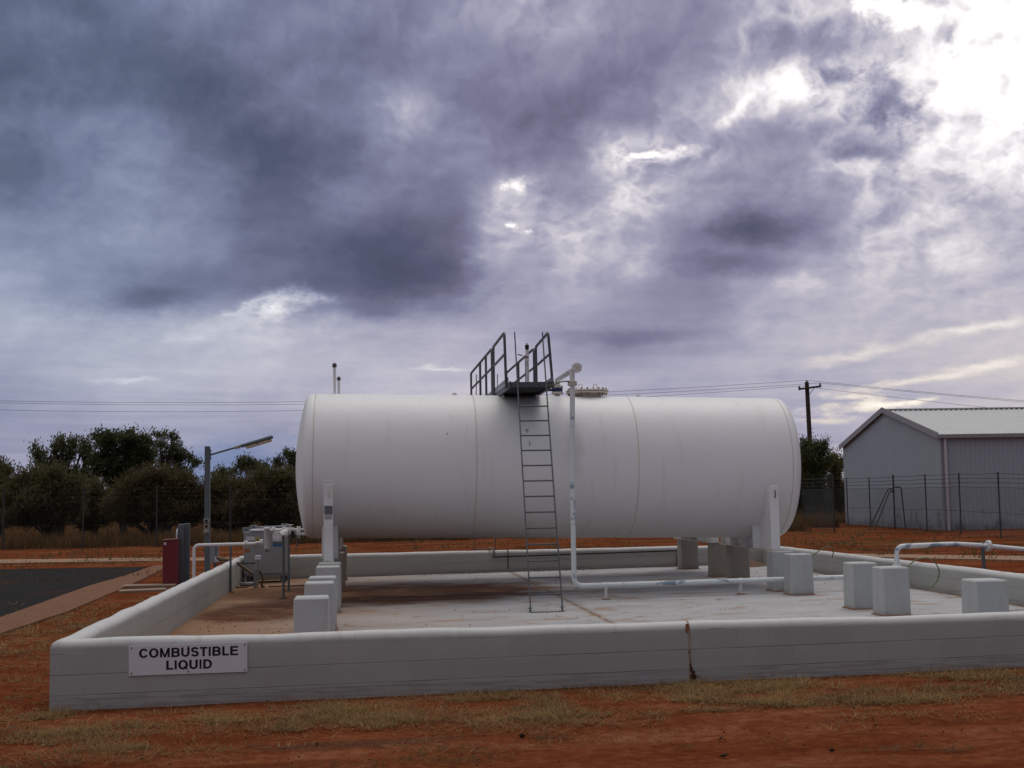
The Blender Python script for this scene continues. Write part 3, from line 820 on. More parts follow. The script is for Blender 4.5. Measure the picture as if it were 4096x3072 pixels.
vent = tank.part('vent_pipe', MB().cyl((vt.x, 12.3, top(vt.x) - .35), (vt.x, 12.3, vt.z - .04), .029, None, 14), 'white')
tank.part('vent_cap', MB().lathe((vt.x, 12.3, vt.z - .075), (0, 0, 1), [(.03, 0), (.042, .01), (.044, .055), (.036, .078), (.02, .09), (.004, .094)], 16), 'ins', vent)
for u_ in (1818, 2552):
    q = at_t(u_, 1578, 12.3)
    tank.part('lifting_lug', MB().prism([(q.x - .05, 12.3, top(q.x) - .02), (q.x + .05, 12.3, top(q.x) - .02), (q.x + .05, 12.3, top(q.x) + .02), (q.x + .025, 12.3, top(q.x) + .05), (q.x - .025, 12.3, top(q.x) + .05), (q.x - .05, 12.3, top(q.x) + .02)], -.01, .01, (0, 1, 0)), 'white')
nzx = 6.9
nz_ = tank.part('nozzle', MB().cyl((nzx, 12.3, top(nzx) - .1), (nzx, 12.3, top(nzx) + .06), .055, None, 18).flange((nzx, 12.3, top(nzx) + .06), (0, 0, 1), .12, .03, 8, .012), 'cream')
# far tank: a copy behind the first, only its feet show under and its vent over the near one
tank2 = copy_tree(tank.o); tank2.location = wld(6.66, 12.3 + 4.33, .9)
tank2['label'] = 'white tank almost wholly hidden behind the near tank, its feet showing underneath'
for ch in tank2.children:
    if ch.name.startswith('vent_pipe'): ch.location.z += .13

# dip tube through the walkway into the tank
dp = at_t(2110, 1500, 12.3)
dip = T('dip_tube', 'white tube with black cap and printed lettering standing up through the walkway', 'pipe', (dp.x, 12.3, top(dp.x)))
tz = at_t(2106, 1397, 12.3).z
dip.part('tube', MB().cyl((dp.x, 12.3, top(dp.x) - .08), (dp.x, 12.3, tz), .034, None, 16), 'white')
dip.part('cap', MB().lathe((dp.x, 12.3, tz - .01), (0, 0, 1), [(.036, 0), (.036, .035), (.041, .036), (.041, .095), (.03, .10), (.012, .105), (.012, .13), (.003, .135)], 16), 'dark')
def vtext(body, x, t, z0, z1, w, r):
    V, Fs = text_mesh(body, .02); mb = MB(); P = []
    for a, b in V:                                      # reads downwards, wrapped on the tube
        q = (x + w * (b - .5)); dx = q - dp.x
        P.append((q, 12.3 - math.sqrt(max(1e-6, r * r - dx * dx)), z1 + (z0 - z1) * a))
    return mb.add(P, Fs)
z_b = at_t(2106, 1466, 12.3).z; z_a = at_t(2106, 1443, 12.3).z
dip.part('lettering', vtext('Diesel', dp.x - .010, 0, z_b, z_a, .021, .0352), 'ink')
dip.part('red_band', MB().lathe((dp.x, 12.3, at_t(2106, 1434, 12.3).z), (0, 0, 1), [(.0346, 0), (.0346, .045)], 16), 'redtop')

# ------------------------------------------------------------------ walkway across both tanks
wk = T('access_walkway', 'raised grey steel walkway with handrails running back over the tops of the tanks', 'walkway', (6.1, 14.2, 4.0))
S0, S1, W0, W1 = 5.70, 6.50, 10.12, 18.35
deck = MB().box((S0 + .04, W0 + .02, 4.02), (S1 - .04, W1, 4.05))
for i in range(28): deck.box((S0 + .045, W0 + .1 + i * .29, 3.995), (S1 - .045, W0 + .112 + i * .29, 4.019))
wk.part('deck', deck, 'galv')
fr = wk.part('frame', MB().box((S0, W0, 3.955), (S0 + .038, W1, 4.075), .004).box((S1 - .038, W0, 3.955), (S1, W1, 4.075), .004).box((S0 + .039, W0 - .004, 3.965), (S1 - .039, W0 + .018, 4.062), .003), 'galv')
wk.part('toe_plate', MB().box((S0 - .01, W0 + .05, 4.076), (S0 - .004, W1, 4.16)), 'galvlight'); wk.part('toe_plate', MB().box((S1 + .004, W0 + .05, 4.076), (S1 + .01, W1, 4.16)), 'galvlight')
for s_ in (S0 + .06, S1 - .06):
    for t_c in (11.85, 12.8, 16.2, 17.1):
        d = abs(t_c - (12.3 if t_c < 14.4 else 16.63)); zt_ = axz(s_) + math.sqrt(R * R - d * d)
        wk.part('bracket', MB().box((s_ - .03, t_c - .006, zt_ - .03), (s_ + .03, t_c + .006, 3.956)), 'white')
def rail_side(sx, top_s):
    ts = [10.33, 12.64, 12.96, 14.3, 15.72, 18.25]
    zt_, zm = 4.985, 4.60; r = .026
    for a, b in ((0, 1), (2, 4), (4, 5)):
        A, B = ts[a], ts[b]
        if a == 4: A += .0
        sa = top_s if a == 0 else sx
        pth = fillet([(sx, A, 3.96), (sa, A, zt_), (sx, B, zt_), (sx, B, 3.96)], .1)
        if a == 4: pth = fillet([(sx, A + .02, zt_), (sx, B, zt_), (sx, B, 3.96)], .1)
        wk.part('handrail', MB().tube(pth, r, 10), 'galv')
        wk.part('mid_rail', MB().tube([(sx if a else (sx + top_s) / 2, A + .01, zm), (sx, B - .01, zm)], r * .9, 8), 'galv')
    wk.part('post', MB().tube([(sx, ts[3], 3.96), (sx, ts[3], zt_)], r * .95, 8), 'galv')
    [wk.part('bolt', MB().tube([(sx, 12.98, z_), (sx, 12.62, z_)], .008, 6), 'rustdark') for z_ in (4.3, 4.8)]
rail_side(S0 - .03, S0 - .05); rail_side(S1 + .03, S1 - .04)
wk.part('sample_flap', MB().obox((6.40, 14.25, 4.995), ((1, 0, -.25), (0, 1, 0), (.25, 0, 1)), (.05, .03, .008)), 'dark')

def ladder(name, label, base, topp, width, nr, first, step):
    b, tp = Vector(base), Vector(topp); d = (tp - b).normalized()
    L = T(name, label, 'ladder', base, 'steel access ladders')
    s1 = Vector((1, 0, 0)); nv = s1.cross(d).normalized()
    for k in (-.5, .5):
        c0 = b + s1 * width * k; c1 = tp + s1 * width * k * .985
        L.part('stringer', MB().obox((c0 + c1) / 2, (s1, nv, (c1 - c0)), (.009, .03, (c1 - c0).length / 2), .004), 'galv')
    for i in range(nr):
        c = b + d * (first + i * step)
        L.part('rung', MB().cyl(c - s1 * width / 2, c + s1 * width / 2, .0135, None, 10), 'galv')
    for k in (-.5, .5):
        c = b + s1 * width * k
        L.part('foot_bracket', MB().box((c.x - .03, c.y - .05, slabz(c.x) + .004), (c.x + .03, c.y + .04, slabz(c.x) + .012)).box((c.x - .022, c.y - .02, slabz(c.x) + .012), (c.x - .014, c.y + .02, slabz(c.x) + .11)).cyl((c.x - .05, c.y, slabz(c.x) + .07), (c.x + .03, c.y, slabz(c.x) + .07), .009, None, 8), 'galvlight')
    return L
lb = (6.0, 7.86, .13)
lad = ladder('ladder', 'grey steel ladder leaning up the front of the near tank to the walkway', lb, (6.108, 10.42, 5.0), .522, 13, 0, .3)
for ch in list(lad.o.children):
    if ch.name.startswith('rung'): bpy.data.objects.remove(ch)
ld_d = (Vector((6.108, 10.42, 5.0)) - Vector(lb))
for v_ in (1591, 1652.6, 1715, 1779, 1843, 1907, 1973.5, 2040, 2107.5, 2175, 2245, 2314.5, 2388):
    # rungs at an even pitch along the stringers
    pass
for i in range(13):
    c = Vector(lb) + ld_d.normalized() * (.30 + i * .3005)
    lad.part('rung', MB().cyl(c - Vector((.258, 0, 0)), c + Vector((.258, 0, 0)), .0135, None, 10), 'galv')
lad.part('base_bar', MB().box((5.73, 7.74, slabz(6) + .006), (6.28, 7.80, slabz(6) + .016)), 'galvlight')
fl = ladder('ladder', 'far grey ladder behind the tanks, its lower rungs seen under the near tank', (6.11, 20.3, .12), (6.08, 18.5, 4.98), .525, 15, .3, .3)
# ================================================================== PIERS, PIPES IN THE COMPOUND
def pier(s0, s1, t0, zt, label, mt='pier'):
    s_ = (s0 + s1) / 2; zb = slabz(s_); d = .45
    th = T('concrete_pier', label, 'concrete pier', (s_, t0 + d / 2, zb), 'concrete tank support piers')
    th.part('body', MB().box((s0, t0, zb - .01), (s1, t0 + d, zt), .018, .035), mt)
    ring_ = MB(); e = .02
    for lo, hi in (((s0 - e, t0 - e), (s1 + e, t0 - .001)), ((s0 - e, t0 + d + .001), (s1 + e, t0 + d + e)), ((s0 - e, t0), (s0 - .001, t0 + d)), ((s1 + .001, t0), (s1 + e, t0 + d))):
        ring_.box((lo[0], lo[1], zb - .01), (hi[0], hi[1], zb + .013), .004)
    th.part('base_seal', ring_, 'rust')
    return th
LT = [1.98, 4.75, 6.02, 8.98, 10.14, 14.5, 17.95]
LL = ['nearest to the front wall in the left row', 'second from the front wall in the left row',
      'third from the front wall in the left row', 'just in front of the tank leg in the left row',
      'under the front left leg of the near tank', 'in shade at left between the tank leg pier and the rearmost', 'rearmost of the left row, by the back wall']
for t_p, lab, z in zip(LT, LL, (.872, .872, .872, .878, .882, .893, .905)):
    pier(2.255, 2.665, t_p, z, 'grey concrete pier ' + lab, 'piershadeddusty' if t_p > 12 else 'pier')
RT = [2.2, 5.12, 6.33, 9.357, 10.3, 13.75, 14.836, 18.033]
RL = ['low and wide at far right, alone near the front wall', 'standing in front of the bent white riser pipe', 'just left of the riser pipe, half behind another pier',
      'in front of the floor pipe beside the right leg of the tank', 'under the front right leg of the near tank', 'in brown shade under the near tank, its rear right support',
      'carrying a white foot of the far tank', 'rearmost of the right row, leftmost in view by the black pipe']
RS = [(10.60, 11.03), (10.575, 10.985), (10.575, 10.985), (10.585, 10.995), (10.56, 10.97), (10.73, 11.13), (10.62, 11.05), (10.69, 11.12)]
for t_p, lab, z, (a, b) in zip(RT, RL, (.858, .868, .876, .888, .902, .905, .902, .908), RS):
    pier(a, b, t_p, z, 'grey concrete pier ' + lab, 'piershadeddusty' if t_p > 12 else 'pier')

# ------------------------------------------------------------------ fill line
fp = T('fill_pipe', 'long white pipe from the tank top down, along the floor and out to the right', 'pipe', (6.8, 9.95, .12), None)
px, pt = 6.80, 9.95; pz0 = .385; pz1 = .425
xr = 12.80
r_ = .046
fp.part('pipe', MB().tube(fillet([(px + .03, pt, 3.98), (px - .01, pt, 2.2), (px - .015, pt, pz0), (xr, pt + .05, pz1), (xr, pt + .05, .62)], .17, 8), r_, 18), 'pipe')
fp.part('flange', MB().flange((px + .03, pt, 3.995), (0, 0, 1), .088, .03, 8, .012).flange((px + .03, pt, 4.035), (0, 0, 1), .088, .03), 'cream')
hz_ = 4.255
fp.part('pipe', MB().cyl((px + .03, pt, 4.05), (px + .03, pt, hz_), .048, None, 18).tube(fillet([(px + .045, 9.52, hz_), (px + .045, pt + .2, hz_), (nzx, 12.25, hz_ + .03), (nzx, 12.3, hz_)], .04), .05, 18).tube([(nzx, 12.3, hz_ + .02), (nzx, 12.3, hz_ - .06), (nzx, 12.3, top(nzx) + .21)], [.05, .06, .075], 18), 'white')
bf = fp.part('blank_flange', MB().flange((px + .045, 9.50, hz_), (0, 1, 0), .092, .045), 'white')
for i in range(4):
    q = math.pi / 4 + i * math.pi / 2
    c = (px + .045 + .066 * math.cos(q), 9.475, hz_ + .066 * math.sin(q))
    fp.part('bolt', MB().cyl((c[0], 9.485, c[2]), (c[0], 9.455, c[2]), .015, None, 6, False), 'cream', bf)
fp.part('bolt', MB().lathe((px + .045, 9.4775, hz_), (0, -1, 0), [(.036, 0), (.036, .004), (.03, .005)], 16), 'cream', bf)
vv = fp.part('valve', MB().cyl((nzx, 12.3, top(nzx) + .095), (nzx, 12.3, top(nzx) + .165), .105, None, 20).box((nzx - .30, 12.27, top(nzx) + .10), (nzx - .10, 12.33, top(nzx) + .15), .01), 'blue')
fp.part('flange', MB().flange((nzx, 12.3, top(nzx) + .185), (0, 0, 1), .12, .03, 8, .012), 'cream', vv)
fp.part('handle', MB().box((nzx - .36, 12.28, top(nzx) + .06), (nzx - .29, 12.32, top(nzx) + .15), .01), 'dark', vv)
fp.part('branch_pipe', MB().tube([(nzx, 12.42, 4.24), (nzx - .1, 14, 4.16), (nzx - .1, 16.3, 4.12)], .04, 12), 'cream')
# riser and the length that leaves over the right wall
fp.part('flange', MB().flange((xr, pt + .05, .60), (0, 0, 1), .085, .03, 6, .012), 'pipe')
fp.part('pipe', MB().tube(fillet([(xr, pt + .05, .615), (xr + .01, pt + .05, .955), (13.9, pt + .05, .975), (14.45, pt + .07, .935), (17.5, pt - .1, .60)], .14, 8), .047, 18), 'pipe')
fp.part('flange', MB().flange((14.58, pt + .06, .925), (1, 0, -.1), .108, .045, 8, .016), 'white')
for s_, t_, in ((7.36, 9.96), (9.85, 10.03)):
    st = T('pipe_stand', 'short white stand under the floor pipe, ' + ('nearer the foot of the ladder' if s_ < 8 else 'nearer the right hand piers'), 'pipe support', (s_, t_, slabz(s_)), 'short floor pipe stands')
    pzz = pz0 + (pz1 - pz0) * (s_ - px) / (xr - px)
    st.part('stem', MB().cyl((s_, t_, slabz(s_)), (s_, t_, pzz - .047), .026, None, 12), 'white')
    st.part('base_plate', MB().lathe((s_, t_, slabz(s_) + .002), (0, 0, 1), [(.085, 0), (.085, .008), (.04, .012)], 18), 'rust')
    st.part('clamp', MB().lathe((s_ - .016, t_, pzz), (1, 0, 0), [(.049, 0), (.052, 0), (.052, .032), (.049, .032)], 18).box((s_ - .012, t_ - .06, pzz - .10), (s_ + .012, t_ - .03, pzz - .02), .004), 'white')
st = T('pipe_stand', 'dark steel post holding the white pipe beyond the right wall', 'pipe support', (14.47, 10.02, gzl(14.47, 10.02)))
st.part('post', MB().cyl((14.50, 10.02, gzl(14.47, 10.02) - .1), (14.47, 10.02, .89), .034, None, 14), 'steelgrey')
st.part('clamp', MB().lathe((14.44, 10.03, .935), (1, 0, 0), [(.05, 0), (.056, 0), (.056, .05), (.05, .05)], 18), 'galvlight')

# earth cables
def cable(name, label, cat, pts, r, mat, n=6):
    P = [Vector(p) for p in pts]; Q = [P[0]]
    # Catmull-Rom through the points
    for i in range(len(P) - 1):
        a = P[max(i - 1, 0)]; b = P[i]; c = P[i + 1]; d = P[min(i + 2, len(P) - 1)]
        for k in range(1, n + 1):
            q = k / n
            Q.append(.5 * ((2 * b) + (c - a) * q + (2 * a - 5 * b + 4 * c - d) * q * q + (3 * b - a - 3 * c + d) * q ** 3))
    th_ = MB().tube(Q, r, 7)
    base = pts[0]; o = mesh_obj(name, th_, M[mat], base); placeB(o, base)
    return tag(o, label, cat)
def A(u, v, t): return at_t(u, v, t)
cable('earth_cable', 'stiff green earth cable arching from the pier by the tank leg over the right wall', 'cable', [A(3235, 2236, 9.75), A(3262, 2213, 9.9), A(3300, 2190, 10.1), A(3325, 2189, 10.3), A(3334, 2204, 10.4), A(3328, 2230, 10.4)], .010, 'earth')
cable('earth_cable', 'long green earth cable looping from the pier at the riser pipe towards the floor', 'cable', [A(3612, 2280, 5.5), A(3632, 2264, 5.6), A(3668, 2238, 6.0), A(3712, 2233, 6.4), A(3745, 2257, 6.7), A(3757, 2292, 6.8), A(3745, 2328, 6.8), A(3716, 2353, 6.7)], .010, 'earth')
cable('earth_cable', 'short dark green cable hanging between the walkway and the flange of the fill pipe', 'cable', [A(2190, 1541, 10.1), A(2212, 1541, 10.0), A(2232, 1531, 9.9), A(2252, 1526, 9.9), A(2278, 1525, 9.9)], .012, 'earth')
# black drain pipe on the back wall
bp = T('drain_pipe', 'thin black pipe clipped along the inside of the back wall', 'pipe', (8.6, 19.38, .5))
bp.part('pipe', MB().tube(fillet([(6.22, 19.385, .505), (10.93, 19.385, .565), (10.90, 19.385, .185)], .05), .021, 10), 'dark')
cable('hose', 'dusty hose hooked over the back wall at the end of the black pipe', 'hose', [(6.24, 19.36, .50), (6.27, 19.34, .60), (6.24, 19.40, .70), (6.16, 19.55, .71), (6.1, 19.68, .62)], .026, 'straw')
# heap of washed earth in the back right corner
hp_ = MB(); vs = []; n = 18; m_r = 6
for j in range(m_r + 1):
    for i in range(n):
        q = 2 * math.pi * i / n; k = j / m_r
        x = 12.35 + .75 * k * math.cos(q) * (1 + .2 * wob(math.cos(q), math.sin(q), 3)); y = 18.7 + .75 * k * math.sin(q)
        vs.append((min(x, 13.12), min(y, 19.42), slabz(12.6) - .01 + .30 * (1 - k) ** 1.3 + .03 * wob(x * 4, y * 4, 2)))
hp_.add(vs, [(j * n + i, j * n + (i + 1) % n, (j + 1) * n + (i + 1) % n, (j + 1) * n + i) for j in range(m_r) for i in range(n)], True)
o = mesh_obj('earth_heap', hp_, M['litter'] if False else simple('dark_earth', (.13, .075, .045), .95, .3, 9, .6), (12.6, 18.9, .18)); placeB(o, (12.6, 18.9, .18)); tag(o, 'small heap of dark washed earth in the back right corner of the slab', 'earth heap')
# ================================================================== PUMP CORNER (left)
cb = T('pump_cabinet', 'grey steel pump cabinet on feet in the back left corner, with labels on its front', 'cabinet', (.78, 18.5, .08))
cx0, cx1, ct0, ct1 = .26, 1.27, 18.1, 18.95
cbz0, cbz1 = .29, 1.275
body = cb.part('body', MB().box((cx0, ct0, cbz0), (cx1, ct1, cbz1), .012), 'cabinet')
cb.part('lid', MB().box((cx0 + .14, ct0 - .02, cbz1 + .002), (cx1 - .04, ct1, cbz1 + .055), .02), 'lid')
cb.part('lid', MB().obox((.9, 18.4, cbz1 + .10), ((1, 0, .03), (0, 1, 0), (-.03, 0, 1)), (.32, .16, .022), .01), 'galvlight')
cb.part('base_rail', MB().box((cx0 + .02, ct0 + .02, cbz0 - .055), (cx1 - .02, ct1 - .02, cbz0 - .001), .005), 'galvlight')
for a in (cx0 + .12, cx1 - .1):
    for b in (ct0 + .12, ct1 - .1): cb.part('foot', MB().box((a - .06, b - .05, .078), (a + .06, b + .05, cbz0 - .056), .004), 'galv')
for a, b, c in ((cx0 + .05, ct0 + .1, 0), (cx0 + .18, ct1 - .15, .045), (cx1 - .1, ct1 - .15, .065)):
    lg = cb.part('lifting_bracket', MB().box((a - .085, b - .012, cbz1 - .02), (a + .085, b + .012, cbz1 + .10 + c), .004), 'galvlight')
    cb.part('hole', MB().cyl((a, b - .016, cbz1 + .05 + c), (a, b - .013, cbz1 + .05 + c), .022, None, 14), 'dark', lg)
def lab(name, s0, s1, z0, z1, mat, par=body, t=ct0):
    return cb.part(name, MB().box((s0, t - .006, z0), (s1, t - .001, z1)), mat, par)
def Zc(x, y): return at_t(620 + x * .27125, 2050 + y * .27125, ct0)
a, b = Zc(1305, 358), Zc(1432, 412); lab('label_plate', a.x + .06, b.x + .06, b.z, a.z, 'lid')
a, b = Zc(1448, 368), Zc(1520, 425); yl = lab('warning_label', a.x + .05, b.x + .05, b.z, a.z, 'yellow')
cb.part('symbol', MB().box((a.x + .085, ct0 - .008, b.z + .006), (a.x + .115, ct0 - .0065, a.z - .03)).cyl((a.x + .10, ct0 - .0065, a.z - .025), (a.x + .10, ct0 - .008, a.z - .025), .01, None, 10), 'ink', yl)
a, b = Zc(1715, 350), Zc(1872, 425); lab('label_plate', a.x + .03, b.x, b.z, a.z, 'lid')
a, b = Zc(1715, 430), Zc(1872, 470); lab('label_band', a.x + .03, b.x, b.z, a.z, 'steelgrey')
a, b = Zc(1715, 472), Zc(1872, 500); lab('label_band', a.x + .03, b.x, b.z, a.z, 'bluelabel')
sl_ = MB()
for i in range(5): sl_.box((cx0 + .3 + i * .1, ct0 - .004, .47 + .02 * (i % 2)), (cx0 + .36 + i * .1, ct0 - .001, .475 + .02 * (i % 2)))
cb.part('scratch', sl_, 'galvlight', body)

# suction / delivery pipework
dpz = 1.085; dt = 15.16
dl = T('delivery_pipe', 'white pipe rising outside the left wall and crossing to a filter by the pump cabinet', 'pipe', (-.51, dt, .0))
dl.part('pipe', MB().tube(fillet([(-.51, dt, -.05), (-.51, dt, dpz), (.56, dt, dpz + .005)], .12, 8), .034, 14).tube([(.58, dt, dpz + .005), (.74, dt, dpz + .005), (.80, dt, dpz + .025), (.91, dt, dpz + .03)], [.036, .036, .03, .03], 14), 'white')
for s_ in (.555, .59, .885, .915): dl.part('flange', MB().flange((s_, dt, dpz + (.005 if s_ < .8 else .03)), (1, 0, 0), .066, .02, 4, .012), 'white')
fl_ = dl.part('filter', MB().lathe((1.01, dt, .965), (0, 0, 1), [(.01, 0), (.05, .006), (.062, .03), (.062, .43), (.07, .432), (.07, .455), (.066, .456), (.066, .472), (.02, .475)], 20), 'white')
dl.part('drain_tap', MB().cyl((1.0, dt, .965), (1.0, dt, .91), .01, None, 8).box((.985, dt - .01, .92), (1.06, dt + .01, .935)), 'dark', fl_)
dl.part('gauge', MB().cyl((1.0, dt, 1.44), (1.0, dt, 1.48), .018, None, 10).cyl((.97, dt - .02, 1.45), (.97, dt - .02, 1.475), .012, None, 8), 'galvlight', fl_)
dl.part('pipe', MB().cyl((1.06, dt, 1.365), (1.72, dt, 1.37), .032, None, 14), 'white')
for s_ in (1.13, 1.165, 1.36, 1.395, 1.66, 1.70): dl.part('flange', MB().flange((s_, dt, 1.367), (1, 0, 0), .07, .02, 4, .012), 'white')
dl.part('valve', MB().lathe((1.5, dt, 1.367), (1, 0, 0), [(.034, -.1), (.06, -.05), (.066, 0), (.06, .05), (.034, .1)], 16).cyl((1.5, dt, 1.40), (1.5, dt, 1.47), .022, None, 10).lathe((1.5, dt - .0, 1.47), (0, 0, 1), [(.07, 0), (.075, .01), (.03, .015)], 16), 'white')
dl.part('pipe', MB().tube(fillet([(1.72, dt, 1.37), (1.85, dt + .05, 1.37), (1.93, 16.63, 1.36), (2.0, 16.63, 1.36)], .1), .03, 12), 'white')
dl.part('tag', MB().obox((.60, dt - .04, .95), ((1, 0, 0), (0, 1, 0), (0, 0, 1)), (.062, .003, .045)), 'orange', None)
# line from the near tank
sp_ = T('suction_pipe', 'white valved pipe from the left end of the tank, with a round blank flange', 'pipe', (1.6, 12.3, .1))
zz = 1.345; tt = 12.3
sp_.part('pipe', MB().cyl((1.42, tt, zz), (2.2, tt, zz), .03, None, 14).tube(fillet([(1.42, tt - .12, zz), (1.42, dt - .1, zz), (1.42, dt, zz + .02)], .05), .042, 14), 'white')
bfl = sp_.part('blank_flange', MB().flange((1.42, tt - .13, zz - .02), (0, 1, 0), .088, .03), 'white')
for i in range(4):
    q = math.pi / 4 + i * math.pi / 2
    sp_.part('bolt', MB().cyl((1.42 + .062 * math.cos(q), tt - .143, zz - .02 + .062 * math.sin(q)), (1.42 + .062 * math.cos(q), tt - .165, zz - .02 + .062 * math.sin(q)), .013, None, 6, False), 'cream', bfl)
for s_ in (1.575, 1.605, 1.80, 1.83): sp_.part('flange', MB().flange((s_, tt, zz), (1, 0, 0), .078, .02, 4, .012), 'white')
sv = sp_.part('valve', MB().lathe((1.70, tt, zz), (1, 0, 0), [(.04, -.085), (.06, -.04), (.062, .04), (.04, .085)], 14), 'galvlight')
sp_.part('handle', MB().box((1.675, tt - .10, zz - .085), (1.74, tt - .06, zz + .07), .012).cyl((1.70, tt - .07, zz), (1.70, tt, zz), .02, None, 8), 'dark', sv)
sp_.part('drain_pipe', MB().cyl((1.79, tt, zz), (1.79, tt, zz - .24), .014, None, 8), 'steelgrey')
for i, (s_, t_, zt_, lb_) in enumerate(((.19, 15.16, 1.05, 'slender grey post carrying the white pipe beside the left wall'), (1.496, 12.83, 1.30, 'nearer of two tall grey posts under the valved pipe at the tank end'), (1.48, 14.94, 1.33, 'farther of two tall grey posts under the valved pipe at the tank end'))):
    st = T('pipe_stand', lb_, 'pipe support', (s_ + (.06 if i == 0 else 0), t_, .08), 'tall grey pipe stands')
    x = s_ + (.06 if i == 0 else 0)
    st.part('post', MB().cyl((x, t_, slabz(x)), (x, t_, zt_), .025, None, 14), 'steelgrey')
    st.part('base_plate', MB().lathe((x, t_, slabz(x) + .002), (0, 0, 1), [(.085, 0), (.085, .012), (.03, .014)], 18), 'rustdark')
    st.part('clamp', MB().box((x - .03, t_ - .04, zt_ - .02), (x + .03, t_ + .04, zt_ + .012), .004), 'galvlight')
jb = T('junction_post', 'thin post with a small white junction box in front of the pump cabinet', 'junction box', (.72, 16.3, .08))
jb.part('post', MB().cyl((.73, 16.3, slabz(.7)), (.73, 16.3, .70), .014, None, 10), 'galvlight')
jb.part('box', MB().box((.67, 16.25, .70), (.80, 16.34, .80), .01), 'lid')
jb.part('stub_post', MB().box((.63, 16.35, slabz(.7)), (.70, 16.42, .50), .006), 'galvlight')
o = mesh_obj('pipe_offcut', MB().lathe((.27, 17.12, .125), (1, 0, 0), [(.036, 0), (.045, 0), (.045, .40), (.036, .40), (.036, 0)], 18), M['cabinet'], (.45, 17.12, .08)); placeB(o, (.45, 17.12, .08)); tag(o, 'short length of grey plastic pipe lying on the slab before the pump cabinet', 'pipe')
o = mesh_obj('steel_bar', MB().box((.95, 16.42, slabz(1) + .008), (1.75, 16.46, slabz(1) + .03)).obox((1.76, 16.40, slabz(1) + .04), ((1, .5, .3), (-.5, 1, 0), (0, 0, 1)), (.06, .012, .012)), M['rustdark'], (1.3, 16.44, .09)); placeB(o, (1.3, 16.44, .09)); tag(o, 'rusty steel bar lying on the stained slab by the pump cabinet', 'bar')

# electrical box outside the wall, its hoses over the wall
def Z2(x, y, t): return at_t(620 + x * .27125, 2050 + y * .27125, t)
et = 19.0
a, b = Z2(806, 470, et), Z2(892, 752, et)
eb = T('electrical_box', 'tall grey electrical box on a post outside the wall, behind the lamp post', 'electrical box', ((a.x + b.x) / 2, et, gzl(a.x, et)))
eb.part('body', MB().box((a.x, et, b.z), (b.x, et + .22, a.z), .006), 'cabinet')
eb.part('lid', MB().box((a.x - .02, et - .03, a.z + .001), (b.x + .03, et + .25, a.z + .02), .005), 'lid')
eb.part('side_panel', MB().box((b.x + .012, et + .02, b.z + .06), (b.x + .06, et + .2, a.z - .04), .004), 'galvlight')
eb.part('post', MB().box((b.x - .05, et + .06, gzl(a.x, et) - .1), (b.x + .01, et + .12, b.z - .001)), 'steelgrey')
sx = Z2(912, 690, et - .1)
eb.part('socket_box', MB().box((sx.x - .045, et - .16, sx.z - .06), (sx.x + .05, et - .06, sx.z + .06), .008), 'lid')
eb.part('plug', MB().cyl((sx.x + .05, et - .11, sx.z - .01), (sx.x + .11, et - .11, sx.z - .01), .03, None, 12), 'orange')
for k in range(3):
    d = k * .035
    cable('hose', ('uppermost', 'middle', 'lowest')[k] + ' of three dusty brown hoses running over the left wall to the junction post', 'hose',
          [Z2(905 + 8 * k, 655 + 16 * k, 18.6), Z2(985, 672 + 14 * k, 18.0 - d), Z2(1110, 688 + 12 * k, 17.5 - d), Z2(1240, 750 + 14 * k, 17.0), Z2(1350, 826 + 12 * k, 16.7), Z2(1455, 895 + 14 * k, 16.4)], .020 if k else .014, ('straw', 'hose', 'hose')[k])
cable('conduit', 'black conduit running level from the electrical box to the small white junction box', 'conduit', [Z2(905, 765, 18.4), Z2(960, 742, 17.8), Z2(1080, 735, 17.2), Z2(1250, 745, 16.7), Z2(1470, 748, 16.3)], .016, 'dark')
cable('hose', 'dark hose drooping down the left wall to the slab behind the slender post', 'hose', [Z2(1090, 740, 17.3), Z2(1120, 830, 17.0), Z2(1170, 920, 16.95), Z2(1190, 1000, 16.9), Z2(1180, 1060, 16.9), Z2(1130, 1115, 16.6)], .016, 'hose')
lp = []
for i in range(22):
    q = 2 * math.pi * i / 20; c = Z2(1288, 922, 17.6)
    lp.append((c.x + .105 * math.cos(q), 17.6 + .04 * math.sin(q), c.z + .115 * math.sin(q) + .0008 * i))
cable('cable_loop', 'loop of thin cable hanging in front of the pump cabinet', 'cable', lp, .007, 'galv', 2)
cable('hose', 'thin brown hose curving along the slab to the foot of the stub post', 'hose', [Z2(1150, 1100, 16.7), Z2(1250, 1105, 16.5), Z2(1360, 1095, 16.4), Z2(1450, 1050, 16.4), (.66, 16.45, .30)], .013, 'hose')
cable('hose', 'bunched hose hanging behind the small white junction box', 'hose', [(.74, 16.42, .45), (.80, 16.45, .38), (.83, 16.4, .25), (.80, 16.42, .12), (.86, 16.45, .10)], .024, 'hose')

